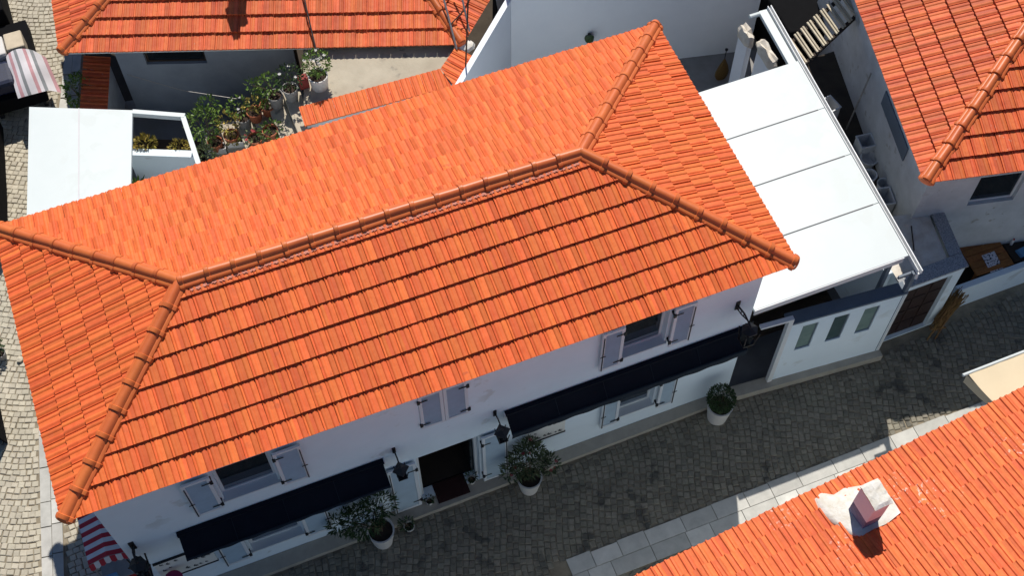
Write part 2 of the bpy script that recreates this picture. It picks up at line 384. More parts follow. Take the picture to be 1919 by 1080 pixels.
def sett_field(poly, ang, arc, s=.126, skip=None, lane=False):
    c, sn = math.cos(ang), math.sin(ang)
    pu = [(x * c + y * sn, -x * sn + y * c) for x, y in poly]
    u0 = min(p[0] for p in pu) - 1; u1 = max(p[0] for p in pu) + 1; v0 = min(p[1] for p in pu); v1 = max(p[1] for p in pu)
    nu = int((u1 - u0) / s)
    for i in range(nu):
        v = v0 + (s * .5 if i % 2 else 0)
        while v < v1:
            f, df = arc(v)
            u = u0 + i * s + f + rs.uniform(-.006, .006)
            x, y = u * c - v * sn, u * sn + v * c
            if inside((x, y), poly) and not (skip and skip(x, y)):
                spots.append(Matrix.Translation((x, y, rs.uniform(-.008, .006))) @ Matrix.Rotation(ang - math.atan(df) + rs.uniform(-.09, .09), 4, 'Z') @ Matrix.Rotation(rs.uniform(-.035, .035), 4, 'X') @ Matrix.Rotation(rs.uniform(-.03, .03), 4, 'Y') @ Matrix.Diagonal((rs.uniform(.84, 1.07), rs.uniform(.86, 1.10), 1, 1)))
                if lane: lane_ids.add(id(spots[-1]))
            v += s * rs.uniform(.94, 1.08)
def arc1(v):
    t = (v + .9); return .26 * math.sin(t * 1.6), .416 * math.cos(t * 1.6)
def arc2(v): return .14 * math.sin(v * 2.1), .30 * math.cos(v * 2.1)
sett_field([(-.5, -3.4), (20.6, -3.4), (20.6, .32), (15.3, -.1), (15.1, -.16), (11.9, .12), (1.2, .0), (-.2, .25)], 0, arc1, skip=lambda x, y: -2.36 < y < -1.72 and x > 7.15)
sett_field([(-3.1, -3.4), (-.5, -3.4), (-.3, .2), (.2, .5), (.2, 5.4), (.45, 9), (1.2, 12.5), (2.1, 16.4), (-1.5, 16.4), (-2.1, 8)], R(77), arc2, skip=lambda x, y: slx(y) - .05 < x < slx(y) + .46, lane=True)
spots.sort(key=lambda T: (T.translation - CAMP).length)
def seen(T):
    p = T.translation
    return not (0 < p.x < 12 and p.y > .1) and p.y > -2.5 and not (p.x < 2.2 and -3.5 < p.y < .9) and (p.y < -.05 * 0 + .3 or p.x < -.2)
vis = [T for T in spots if seen(T)]; near = vis[:300]; ids = {id(T) for T in near}
sm = {}
for k_, m_ in ((True, 'sett'), (False, 'sett_shaded')):
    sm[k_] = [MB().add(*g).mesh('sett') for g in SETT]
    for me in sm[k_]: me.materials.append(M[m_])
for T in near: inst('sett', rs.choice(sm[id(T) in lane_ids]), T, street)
for k_, m_ in ((True, 'sett'), (False, 'sett_shaded')):
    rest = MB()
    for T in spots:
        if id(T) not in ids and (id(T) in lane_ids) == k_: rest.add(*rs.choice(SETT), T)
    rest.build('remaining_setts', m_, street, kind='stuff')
# paving slabs: lower side of the street, and along the side lane
pav = tag(B(7.15, 20.6, -2.36, -1.72, -.04, -.012).build('pavement', 'sand'), kind='structure')
for row, (ya, yb) in enumerate(((-2.35, -2.05), (-2.04, -1.73))):
    x = 7.2 + row * .3
    while x < 20.4:
        l_ = rs.uniform(.45, .85); j = rs.uniform(-.025, .02) if row else 0
        B(x + .006, x + l_ - .006, ya, yb + j, -.03, .012 + rs.uniform(-.004, .006)).build('slab', 'slab', pav); x += l_
lane = tag(MB().prism([(slx(y) + .47, y) for y in (.2, 3, 6, 9, 12.4, 14.5, 16.5)] + [(slx(y) - .06, y) for y in (16.5, 14.5, 12.4, 9, 6, 3, .2)], -.04, -.012).build('lane_edging', 'sand'), kind='structure')
y = .25
while y < 16.3:
    l_ = rs.uniform(.5, .8); a = math.atan2(slx(y + l_) - slx(y), l_)
    for k in (0, 1):
        T = Matrix.Translation((slx(y) + k * .21 - .02, y, 0)) @ Matrix.Rotation(-a, 4, 'Z')
        B(.004, .2, .006, l_ - .006, -.03, .014 + rs.uniform(-.004, .004), T=T).build('slab', 'slab', lane)
    y += l_
# floors behind the house
tag(MB().prism([(.3, 5.1), (12.2, 5.1), (17.3, 4.6), (18.4, 9.5), (10.5, 10.2), (6, 10.2), (2.6, 12), (1.2, 12.2), (.5, 9)], -.04, .0).build('yard_floor', 'conc_grey'), kind='structure')
tag(B(11.9, 15.0, .3, 5.2, -.03, .08).build('patio_floor', 'paving_dark'), kind='structure')

# ================================================================== MAIN HOUSE
L_, W_, HE, RZ = 12.1, 5.49, 5.3, .914
house = thing('house', 'long white two storey house under the large orange hipped tile roof', 'house', (6.05, 2.75, 0))
WF = .35
OPEN = [(2.12, 3.05, 3.22, 4.45), (5.58, 6.45, 3.26, 4.5), (9.30, 10.12, 3.28, 4.56), (2.14, 3.10, .66, 1.9), (9.42, 10.14, .72, 1.9), (5.40, 6.58, .12, 2.13)]
def facade(mb, x0, x1, z0, z1, y, dep, holes):
    xs = sorted({x0, x1, *[h[0] for h in holes], *[h[1] for h in holes]}); zs = sorted({z0, z1, *[h[2] for h in holes], *[h[3] for h in holes]})
    for a, b in zip(xs, xs[1:]):
        for c, d in zip(zs, zs[1:]):
            if any(h[0] <= a and b <= h[1] and h[2] <= c and d <= h[3] for h in holes): continue
            mb.add([(a, y, c), (b, y, c), (b, y, d), (a, y, d)], [(0, 1, 2, 3)])
    for a, b, c, d in holes:
        mb.add([(a, y, c), (b, y, c), (b, y, d), (a, y, d), (a, y + dep, c), (b, y + dep, c), (b, y + dep, d), (a, y + dep, d)], [(0, 4, 5, 1), (1, 5, 6, 2), (2, 6, 7, 3), (3, 7, 4, 0)])
wl = MB()
facade(wl, .25, 11.87, 0, 5.24, WF, .22, OPEN)
wl.add([(.25, WF, 0), (.25, 5.14, 0), (.25, 5.14, 5.24), (.25, WF, 5.24)], [(0, 3, 2, 1)])
wl.add([(11.87, WF, 0), (11.87, 5.14, 0), (11.87, 5.14, 5.24), (11.87, WF, 5.24)], [(0, 1, 2, 3)])
wl.add([(.25, 5.14, 0), (11.87, 5.14, 0), (11.87, 5.14, 5.24), (.25, 5.14, 5.24)], [(0, 3, 2, 1)])
wl.build('wall', 'plaster', house)
B(.45, 11.6, .6, 5.0, .0, .11).build('inner_floor', 'wood_dark', house)
MB().prism([(1.0, .02), (11.86, .12), (11.86, .345), (.26, .345), (.26, .24)], -.02, .11).build('step', 'stone', house, bevel=.008)
MB().prism([(.04, .04), (L_ - .04, .04), (L_ - .04, W_ - .04), (.04, W_ - .04)], 5.245, 5.285).build('eaves_board', 'pvc', house)
a_, b_, c_, d_ = (0, W_, HE), (L_, W_, HE), (L_, 0, HE), (0, 0, HE)
r1, r2 = (W_ / 2 * .965, W_ / 2, HE + RZ), (L_ - W_ / 2 * .98, W_ / 2, HE + RZ)
roof = MB().add([d_, c_, b_, a_, r1, r2], [(0, 1, 5, 4), (1, 2, 5), (2, 3, 4, 5), (3, 0, 4), (0, 3, 2, 1)]).build('roof', 'deck', house)
rf = Roof(roof, 'tile')
pt = RZ / (W_ / 2)
rf.slope(d_, c_, (0, 1, 0), pt, [(0, 0), (L_, 0), (r2[0], W_ / 2), (r1[0], W_ / 2)], .0)
rf.slope(b_, a_, (0, -1, 0), pt, [(0, 0), (L_, 0), (L_ - r1[0], W_ / 2), (L_ - r2[0], W_ / 2)], .5)
rf.slope(c_, b_, (-1, 0, 0), RZ / (L_ - r2[0]), [(0, 0), (W_, 0), (W_ / 2, L_ - r2[0])], .5)
rf.slope(a_, d_, (1, 0, 0), RZ / r1[0], [(0, 0), (W_, 0), (W_ / 2, r1[0])], .0)
rf.finish()
mb_ = MB(); nn = 250
for i in range(nn + 1):
    x = r1[0] + .1 + (r2[0] - r1[0] - .2) * i / nn; yy = W_ / 2 - .19 - (.016 if i % 2 else 0) - .006 * math.sin(i * .37)
    zz = lambda y: HE + pt * y
    mb_.v += [(x, W_ / 2 - .10, zz(W_ / 2 - .10) + .045), (x, yy, zz(yy) + .078), (x, yy - .01, zz(yy) + .02)]
for i in range(nn):
    for j in (0, 1): a = i * 3 + j; mb_.f.append((a, a + 1, a + 4, a + 3))
mb_.build('ridge_mortar', 'pink_mortar', roof)
caps(roof, r1, r2, end=False)
for q, r_ in ((a_, r1), (d_, r1), (b_, r2), (c_, r2)): caps(roof, q, r_)

def shutter(parent, x0, x1, z0, z1, y, hinge, door=False, closed=False):
    """leaf standing off the wall at y (front face), hinge -1 left / +1 right"""
    t = .045
    f = MB(); fr = .06
    f.box(x0, x0 + fr, y, y + t, z0, z1).box(x1 - fr, x1, y, y + t, z0, z1).box(x0 + fr, x1 - fr, y + .001, y + t - .001, z0, z0 + fr * 1.2).box(x0 + fr, x1 - fr, y + .001, y + t - .001, z1 - fr, z1)
    s_ = f.build('shutter' if not door else 'door_leaf', 'shutter', parent, bevel=.004)
    lv = MB(); n = int((z1 - z0 - .14) / .042); k0 = z0 + fr * 1.2
    lv.box(x0 + fr, x1 - fr, y + .03, y + .036, k0, z1 - fr)
    for i in range(n):
        z = k0 + (i + .5) * (z1 - fr - k0) / n
        lv.add([(x0 + fr, y + .008, z - .016), (x1 - fr, y + .008, z - .016), (x1 - fr, y + .03, z + .016), (x0 + fr, y + .03, z + .016)], [(0, 1, 2, 3)])
    lv.build('louvre_slats', 'louvre', s_, kind='stuff')
    hx = x0 if hinge < 0 else x1
    for z in (z0 + .14 * (z1 - z0), z1 - .14 * (z1 - z0)):
        MB().box(hx - .025, hx + .025, y - .02, y + .005, z - .05, z + .05).box(min(hx, hx - hinge * .16), max(hx, hx - hinge * .16), y - .012, y - .004, z - .012, z + .012).box(hx - .012, hx + .012, y + .005, WF + .01, z - .03, z + .03).build('hinge', 'black', s_)
    if not closed:
        ox = x1 - .03 if hinge < 0 else x0 + .03
        MB().box(ox - .008, ox + .008, y - .014, y - .003, z0 + .02, z1 - .12).box(ox - .05, ox + .05, y - .022, y - .014, z0 + .42 * (z1 - z0), z0 + .42 * (z1 - z0) + .018).build('latch_bar', 'black', s_)
    return s_
def window(parent, x0, x1, z0, z1, glass=True):
    y = WF + .13
    f = MB(); e = .05
    f.box(x0 + .003, x0 + e, y, y + .06, z0 + .04, z1 - .003).box(x1 - e, x1 - .003, y, y + .06, z0 + .04, z1 - .003).box(x0 + e, x1 - e, y + .001, y + .059, z0 + .04, z0 + .04 + e).box(x0 + e, x1 - e, y + .001, y + .059, z1 - e, z1 - .003)
    wn = f.build('window', 'pvc', parent)
    B(x0 + e, x1 - e, y + .02, y + .045, z0 + .04 + e, z0 + .17 + e).build('sash_rail', 'bluegrey', wn)
    B(x0 + e, x1 - e, y + .025, y + .033, z0 + .17 + e, z1 - e).build('pane', 'glass', wn)
    B(x0 - .03, x1 + .03, WF - .05, y + .02, z0 + .002, z0 + .04).build('sill', 'pvc', wn, bevel=.006)
for k in (0, 2, 3, 4): window(house, *OPEN[k])
for k in (0, 2, 3, 4):
    x0, x1, z0, z1 = OPEN[k]; h = (x1 - x0) / 2
    shutter(house, x0 - h - .05, x0 - .05, z0 - .06, z1, WF - .10, 1)
    shutter(house, x1 + .05, x1 + h + .05, z0 - .06, z1, WF - .10, -1)
x0, x1, z0, z1 = OPEN[1]
shutter(house, x0 + .004, (x0 + x1) / 2 - .003, z0 + .005, z1 - .005, WF - .02, -1, closed=True)
shutter(house, (x0 + x1) / 2 + .003, x1 - .004, z0 + .005, z1 - .005, WF - .02, 1, closed=True)
shutter(house, 4.83, 5.36, .13, 2.14, WF - .09, 1, door=True)
shutter(house, 6.62, 7.12, .13, 2.14, WF - .09, -1, door=True)
f = MB(); f.box(5.403, 5.46, .46, .54, .12, 2.12).box(6.52, 6.577, .46, .54, .12, 2.12).box(5.46, 6.52, .461, .539, 2.05, 2.12); f.build('door_frame', 'pvc', house)
B(6.46, 6.51, .56, 1.15, .13, 2.04).build('open_glass_door', 'glass', house)

# wall signs, lanterns, awnings, mat
def wall_sign(label, x0, x1, z0, z1, seed):
    rnd = random.Random(seed)
    t = thing('wall_sign', label, 'sign', ((x0 + x1) / 2, WF, z0))
    B(x0, x1, WF - .03, WF - .004, z0, z1).build('board', 'sign', t)
    for z in (z0 - .02, z1 - .01): B(x0 - .01, x1 + .01, WF - .045, WF - .004, z, z + .03).build('edge_strip', 'black', t)
    lf = MB()
    for r_ in range(3):
        x = x0 + .08
        zz = z0 + (r_ + .5) * (z1 - z0) / 3
        while x < x1 - .12:
            if rnd.random() < .72:
                cx, cz, a, l_ = x, zz + rnd.uniform(-.03, .03), rnd.uniform(.2, .7), rnd.uniform(.06, .11)
                for s_ in (-1, 0, 1):
                    d = Vector((math.cos(a + s_ * .7), 0, math.sin(a + s_ * .7))); e = Vector((-d.z, 0, d.x)) * .3; o = Vector((cx, WF - .032, cz))
                    lf.add([o, o + (d - e) * l_ * .5, o + d * l_, o + (d + e) * l_ * .5], [(0, 1, 2, 3)])
            x += rnd.uniform(.07, .15)
    lf.build('leaf_print', 'black', t)
wall_sign('white wall sign with black leaf print beside the striped cart', .52, 1.52, .90, 1.68, 1)
wall_sign('white wall sign with black leaf print behind the flowering oleander', 7.50, 8.29, 1.03, 1.62, 2)
def lantern(label, x, z, reach=.36, k=1., curl=False):
    t = thing('wall_lantern', label, 'lantern', (x, WF, z), group='black iron wall lanterns')
    B(x - .03 * k, x + .03 * k, WF - .02, WF - .002, z - .10 * k, z + .10 * k).build('wall_plate', 'black', t)
    p = [(x, WF - .01, z), (x, WF - reach * .5, z + .07 * k), (x, WF - reach, z + .04 * k)]
    br = MB().tube(p, .013 * k, 6)
    if curl:
        br.tube([(x, WF - .01, z - .1), (x, WF - reach * .35, z - .05), (x, WF - reach * .7, z + .05)], .012, 6)
        for i in range(4): br.tube([(x, WF - .05 - i * .09, z + .04 + .01 * i), (x, WF - .07 - i * .09, z - .07 + .035 * i)], .009, 5)
    br.build('bracket', 'black', t)
    c = (x, WF - reach, z + .02 * k)
    MB().lathe([(0, .05), (.02, .03), (.03, 0), (.15, -.07), (.155, -.09), (.12, -.095)], (c[0], c[1], c[2]), 4 if not curl else 6, T=None).build('lantern_cap', 'black', t)
    bd = MB()
    for sx in (-1, 1):
        for sy in (-1, 1): bd.tube([(c[0] + sx * .1 * k, c[1] + sy * .1 * k, c[2] - .09), (c[0] + sx * .07 * k, c[1] + sy * .07 * k, c[2] - .36 * k)], .01 * k, 4)
    bd.box(c[0] - .085 * k, c[0] + .085 * k, c[1] - .085 * k, c[1] + .085 * k, c[2] - .38 * k, c[2] - .35 * k)
    bd.build('lantern_cage', 'black', t)
    MB().lathe([(.115 * k, -.1), (.08 * k, -.345 * k)], c, 4).build('lantern_glass', 'glass', t)
lantern('black wall lantern above the doorway next to the left navy awning', 5.04, 2.82)
lantern('black wall lantern above the doorway next to the right navy awning', 6.91, 2.86)
lantern('black curled bracket lantern on the wall beside the white patio roof', 11.50, 3.72, .5, 1.35, True)
lantern('black bracket lantern on the house corner by the striped cart', .43, 2.75, .34, 1.5, True)
def awning(label, x0, x1, zt, yf, zf, val):
    t = thing('awning', label, 'awning', ((x0 + x1) / 2, WF, zf))
    B(x0 - .02, x1 + .02, WF - .09, WF - .005, zt - .02, zt + .06).build('roller_case', 'navy', t)
    n = 24; m = 5; vs = []; fs = []
    for i in range(n + 1):
        for j in range(m + 1):
            v = j / m
            vs.append((x0 + (x1 - x0) * i / n, WF - .06 + (yf - WF + .06) * v, zt + .03 + (zf - zt - .03) * v - .02 * math.sin(math.pi * v) * (1 + .3 * math.sin(i * 1.3))))
    for i in range(n):
        for j in range(m): a = i * (m + 1) + j; fs.append((a, a + 1, a + m + 2, a + m + 1))
    MB().add(vs, fs).build('fabric', 'navy', t, smooth=60)
    k_ = int((x1 - x0) / 1.15)
    for q in range(1, k_ + 1):
        x = x0 + q * (x1 - x0) / (k_ + 1); MB().tube([(x, WF - .06 + (yf - WF + .06) * v, zt + .034 + (zf - zt - .03) * v - .016 * math.sin(math.pi * v)) for v in (0, .25, .5, .75, 1)], .006, 4).build('seam', 'navy_val', t)
    MB().tube([(x0, yf, zf), (x1, yf, zf)], .022, 8).build('front_bar', 'navy_val', t)
    vs = []; fs = []; n = 60
    for i in range(n + 1):
        x = x0 + (x1 - x0) * i / n; yy = yf - .012 + .008 * math.sin(i * .9)
        vs += [(x, yf - .02, zf), (x, yy, zf - val * .5), (x, yy + .01, zf - val)]
    for i in range(n):
        for j in (0, 1): a = i * 3 + j; fs.append((a, a + 1, a + 4, a + 3))
    MB().add(vs, fs).build('valance', 'navy_val', t, smooth=60)
    for x in (x0 + .04, x1 - .04): MB().tube([(x, WF - .03, zf - .35), (x, yf + .02, zf - .02)], .014, 6).build('arm', 'pvc', t)
    for x in (x0 - .035, x1 + .02): B(x, x + .015, WF - .10, WF - .005, zt - .04, zt + .07).build('end_cap', 'pvc', t)
awning('navy cloth awning over the ground floor window near the striped cart', 1.17, 4.80, 2.60, -.10, 2.42, .07)
awning('long navy cloth awning over the ground floor window near the patio', 7.10, 11.72, 2.74, .00, 2.50, .20)
tag(B(5.66, 6.30, .16, .57, .112, .128).build('doormat', 'mat'), 'dark red doormat lying in the open doorway', 'doormat')
MB().lathe([(0, 0), (.03, 0), (.03, .05), (.0, .06)], (0, 0, 0), 10)
t = thing('wall_lamp', 'small round black lamp on the white wall below the navy awning end', 'lamp', (11.6, .32, 1.98))
MB().lathe([(0, .05), (.05, .04), (.07, 0), (.07, -.12), (0, -.13)], (11.6, .28, 2.0), 14).build('lamp_body', 'black', t, smooth=40)
B(11.58, 11.62, .3, .349, 1.9, 2.0).build('wall_plate', 'black', t)

# planters in front of the house
potted('flowering oleander bush with red bloom in white pot right of doorway', (7.40, -.12, 0), .17, .24, .55,
       [(.03, .12, 1.05, .36, .30, .36), (-.32, .05, .95, .20, .18, .16), (.36, -.02, .95, .20, .18, .2), (.08, .2, 1.38, .2, .2, .18)], 'leaf_oleander', 420, .13, .017, flowers=('petal_red', 9), seed=4, up=.25)
potted('dark oleander bush leaning left in white pot beside left door leaf', (4.44, -.1, 0), .18, .25, .58,
       [(-.25, .12, 1.05, .38, .3, .28), (-.62, .25, 1.0, .25, .22, .22), (.1, .2, 1.25, .3, .25, .2)], 'leaf_dark', 420, .14, .016, flowers=('petal', 6), seed=5, up=.2)
t = potted('clipped round box ball in white pot near the patio entrance', (11.42, -.10, 0), .19, .25, .58, [(-.02, 0, .86, .27, .27, .27)], 'leaf_dark', 2400, .045, .014, seed=6, up=.05, cat='topiary', name='topiary')
potted('small dark potted plant on the cobbles left of the doorway', (4.98, -.06, 0), .07, .10, .14, [(-.04, .03, .22, .13, .12, .10)], 'leaf_dark', 900, .08, .014, seed=8)
potted('small potted plant inside the doorway beside the right jamb', (6.40, .36, .11), .06, .085, .12, [(0, .02, .2, .1, .1, .1)], 'leaf_dark', 900, .07, .012, seed=9)
potted('small potted plant on the step by the left door jamb', (5.50, .25, .11), .05, .07, .10, [(0, .0, .17, .08, .07, .09)], 'leaf_dark', 900, .06, .012, seed=10)

# ================================================================== PATIO WITH WHITE ROOF
pc = thing('patio_canopy', 'flat white panel roof over the patio beside the house', 'canopy', (13.4, 2.8, 0))
ys = [.33, 1.56, 2.75, 3.93, 5.19]
for i, (a, b) in enumerate(zip(ys, ys[1:])):
    e = .006
    xr = lambda y: 15.035 + .056 * y
    ya, yb = a + (e if i else 0), b - e
    MB().prism([(11.90, ya), (xr(ya), ya), (xr(yb), yb), (11.90, yb)], 3.22, 3.30).build('roof_panel', 'white_metal', pc, bevel=.004)
    if i: B(11.93, 14.93 + .045 * a, a - .011, a + .011, 3.300, 3.306).build('panel_seam', 'seam', pc)
B(11.90, 14.96, .31, .327, 3.14, 3.295).build('fascia', 'pvc', pc)
B(11.95, 14.94, .4, 5.1, 3.17, 3.215).build('ceiling_lining', 'pvc', pc)
T = Matrix.Translation((15.045, 0, 0)) @ Matrix.Rotation(-.056, 4, 'Z')
gx = MB(); gx.box(.0, .015, -.03, 6.72, 3.20, 3.312, T=T).box(.065, .085, -.05, 6.72, 3.20, 3.315, T=T).box(.015, .065, -.05, 6.72, 3.20, 3.215, T=T).build('gutter', 'pvc', pc)
MB().tube([(15.06, -.02, 3.2), (15.06, -.03, 3.05)], .035, 8).build('spout', 'pvc', pc)
for (x, y) in ((15.02, .02), (14.72, .36), (15.14, 5.1)): B(x - .04, x + .04, y - .04, y + .04, .1 if y > .1 else .2, 3.2).build('post', 'bluegrey', pc)
B(14.72, 15.02, .03, .07, 3.1, 3.18).build('tie_beam', 'bluegrey', pc)
T = Matrix.Translation((15.14, 5.2, 0)) @ Matrix.Rotation(-.056, 4, 'Z'); B(.0, .17, .0, 1.5, 3.16, 3.25, T=T).build('side_rail', 'white_metal', pc)
MB().tube([(15.0, 6.66, 3.2), (15.36, 6.66, 3.2)], .05, 10).build('downpipe', 'white_metal', pc)
ang = -.082
pw = thing('patio_wall', 'white patio front wall with three glass panels and doorway', 'wall', (12.69, .17, 0), ang)
T = Matrix.Translation((12.69, .17, 0)) @ Matrix.Rotation(ang, 4, 'Z')
GL = [(.31, .63), (.95, 1.27), (1.57, 1.89)]
wb = MB(); facade(wb, .04, 2.34, .18, 2.47, 0, .16, [(a, b, 1.31, 2.28) for a, b in GL])
wb.add([(.04, .16, .18), (2.34, .16, .18), (2.34, .16, 2.47), (.04, .16, 2.47)], [(0, 3, 2, 1)]); wb.add([(2.34, 0, .18), (2.34, .16, .18), (2.34, .16, 2.47), (2.34, 0, 2.47)], [(0, 1, 2, 3)])
wb.add([(.04, 0, .18), (.04, .16, .18), (.04, .16, 2.47), (.04, 0, 2.47)], [(0, 3, 2, 1)])
wv = MB().add(wb.v, wb.f, T).build('wall', 'plaster', pw)
for k, (a, b) in enumerate(GL):
    g = MB().box(a + .025, b - .025, .03, .045, 1.335, 2.255, T=T).build('glass_panel', 'frost_dark' if k == 1 else 'frost', pw)
    MB().box(a + .002, a + .025, .02, .05, 1.312, 2.278, T=T).box(b - .025, b - .002, .02, .05, 1.312, 2.278, T=T).box(a + .025, b - .025, .021, .049, 1.312, 1.335, T=T).box(a + .025, b - .025, .021, .049, 2.255, 2.278, T=T).build('panel_frame', 'bluegrey', g)
MB().box(-.02, 2.38, -.02, .24, 2.473, 2.53, T=T).build('coping', 'bluegrey', pw, bevel=.006)
MB().box(-.06, .035, -.03, .06, .15, 2.68, T=T).box(-.62, .035, -.031, .061, 2.68, 2.74, T=T).build('door_frame', 'pvc', pw)
MB().box(-.80, 2.42, -.15, .1, -.02, .18, T=T).build('step', 'stone', pw, bevel=.01)
MB().box(2.345, 2.39, -.005, .05, .18, 2.47, T=T).build('corner_trim', 'pvc', pw)
t = thing('patio_bench', 'dark timber bench under the white patio roof', 'bench', (13.6, 1.2, .08))
B(12.6, 14.6, 1.0, 1.45, .46, .52).build('seat', 'wood_dark', t); B(12.6, 14.6, 1.42, 1.48, .52, 1.0).build('backrest', 'wood_dark', t)
for x in (12.7, 14.5): B(x - .04, x + .04, 1.02, 1.42, .08, .46).build('leg', 'wood_dark', t)
sw = thing('side_wall', 'white low wall closing the patio towards the alley', 'wall', (15.06, 2.6, 0))
B(14.99, 15.13, .55, 5.15, 0, 2.3).build('wall', 'plaster', sw); 

# gate wall and brown door
gw = thing('gate_wall', 'white gate wall with granite coping and flat plaster top', 'wall', (15.8, .1, 0))
g = MB(); facade(g, 15.15, 16.52, 0, 2.27, .17, .12, [(15.24, 16.30, .04, 2.08)])
g.add([(16.52, .17, 0), (16.74, 1.6, 0), (16.74, 1.6, 2.27), (16.52, .17, 2.27)], [(0, 1, 2, 3)])
g.add([(15.15, .17, 0), (15.15, 1.9, 0), (15.15, 1.9, 2.27), (15.15, .17, 2.27)], [(0, 3, 2, 1)]); g.build('wall', 'plaster', gw)
MB().prism([(15.16, .44), (16.3, .46), (16.50, 1.55), (15.16, 1.85)], 2.1, 2.25).build('flat_top', 'plaster_broken', gw)
MB().prism([(15.12, .14), (16.55, .14), (16.58, .46), (15.12, .43)], 2.273, 2.32).build('coping', 'granite', gw, bevel=.005)
MB().prism([(16.32, .465), (16.585, .465), (16.80, 1.62), (16.54, 1.64)], 2.273, 2.318).build('coping', 'granite', gw, bevel=.005)
dr = MB().box(15.245, 16.295, .25, .28, .045, 2.075).build('gate_door', 'brown', gw)
for i in range(3):
    for j in range(4):
        x0 = 15.28 + i * .34; z0 = .10 + j * .49
        MB().box(x0, x0 + .30, .23, .252, z0, z0 + .43).build('door_panel', 'brown', dr, bevel=.01)
tag(MB().tube([(15.78, .85, 2.265), (16.0, 1.35, 2.30)], .014, 6).build('iron_rod', 'rust'), 'thin rusty rod lying on the flat plaster top', 'rod')
# low white wall, display table and goods
lw = thing('low_wall', 'low white wall along the street beyond the gate', 'wall', (18.6, .4, 0))
B(16.95, 20.6, .33, .46, -.03, .80).build('wall', 'plaster', lw, bevel=.008)
tb = thing('display_table', 'orange brown plank table standing behind the low white wall', 'table', (17.95, .95, 0))
for i in range(6):
    T = Matrix.Translation((17.45 + .02, .5, 0)) @ Matrix.Rotation(-.03, 4, 'Z')
    B(.0, .86, i * .155, i * .155 + .145, .80, .83 + .004 * (i % 2), T=T).build('plank', 'wood', tb)
for x in (17.52, 18.26):
    for y in (.56, 1.34): B(x - .03, x + .03, y - .03, y + .03, 0, .80).build('leg', 'wood', tb)
T = Matrix.Translation((17.93, .66, .842)) @ Matrix.Rotation(.0, 4, 'Z') @ Matrix.Rotation(R(12), 4, 'X')
tag(B(-.15, .15, -.2, .2, 0, .006, T=T).build('notice', 'paper'), 'white paper sheet with dark speckled print on plank table', 'notice')
for lab, c, r_, h_ in (('round black hat on the plank table end', (18.50, 1.36, .84), .24, .14), ('round black hat on a stand behind the goods', (19.0, 1.5, .95), .26, .16)):
    tt = thing('black_hat', lab, 'hat', c)
    MB().lathe([(0, 0), (r_, 0), (r_ * 1.02, .015), (r_ * .62, .03), (r_ * .55, h_), (r_ * .3, h_ + .03), (0, h_ + .035)], c, 20).build('hat_body', 'tarp', tt, smooth=50)
    if c[2] > .9: B(c[0] - .12, c[0] + .12, c[1] - .12, c[1] + .12, 0, c[2] - .002).build('stand', 'wood_dark', tt)
tb2 = thing('goods_table', 'dark table with mixed goods at the white house wall', 'table', (19, .95, 0))
B(18.42, 20.2, .52, 1.25, .70, .74).build('table_top', 'wood_dark', tb2)
for x in (18.5, 20.1):
    for y in (.58, 1.18): B(x - .03, x + .03, y - .03, y + .03, 0, .70).build('leg', 'wood_dark', tb2)
def cloth(label, c, sx, sy, h, m, rz=0):
    T = Matrix.Translation(c) @ Matrix.Rotation(rz, 4, 'Z'); t = thing('folded_cloth', label, 'cloth', c)
    for k in range(3): MB().box(-sx / 2 + .01 * k, sx / 2 - .008 * k, -sy / 2 + .006 * k, sy / 2 - .012 * k, k * h / 3, (k + .9) * h / 3, T=T).build('fold', m, t, bevel=.012)
cloth('folded blue cloth on the goods table', (18.75, .68, .742), .36, .2, .07, 'blue', .1)
cloth('folded magenta cloth on the goods table edge', (19.2, .62, .742), .34, .16, .06, 'pink', .05)
cloth('folded red cloth among the goods behind white bottles', (18.95, 1.08, .742), .3, .24, .1, 'red', .3)
for k, (x, y) in enumerate(((18.48, 1.02), (18.58, .93), (18.66, 1.1))):
    tt = thing('white_bottle', ('small white bottle at the hat end of the goods table', 'small white bottle nearest the blue folded cloth', 'small white bottle beside the red folded cloth')[k], 'bottle', (x, y, .742), group='white bottles on goods table')
    MB().lathe([(0, 0), (.03, 0), (.032, .12), (.014, .16), (.014, .19), (0, .19)], (x, y, .742), 12).build('bottle_body', 'petal', tt, smooth=40)
    MB().lathe([(.017, .18), (.017, .205), (0, .206)], (x, y, .742), 10).build('cap', 'red_paint', tt)
rt = random.Random(12)
tw = thing('twig_bundle', 'dry brown twig bundle leaning at the gate wall corner', 'twigs', (16.45, .05, 0))
tb_ = MB()
for _ in range(150):
    a = Vector((16.35 + rt.uniform(-.06, .16), .0 + rt.uniform(-.1, .1), rt.uniform(.03, .35))); b = Vector((16.80 + rt.uniform(-.14, .12), .16 + rt.uniform(-.14, .12), rt.uniform(.75, 1.15)))
    a = a.lerp(b, rt.uniform(0, .3))
    tb_.tube([a, (a + b) / 2 + Vector((rt.uniform(-.03, .03), rt.uniform(-.03, .03), rt.uniform(0, .05))), b], .010, 4, .006)
tb_.build('twigs', 'twig', tw, kind='stuff')
for p0, p1 in (((16.20, -.12, 0), (16.52, .05, .62)), ((16.36, -.16, 0), (16.6, .0, .66)), ((16.25, -.02, .25), (16.55, -.12, .3))):
    MB().tube([p0, p1], .018, 6).build('prop_stick', 'twig', tw)
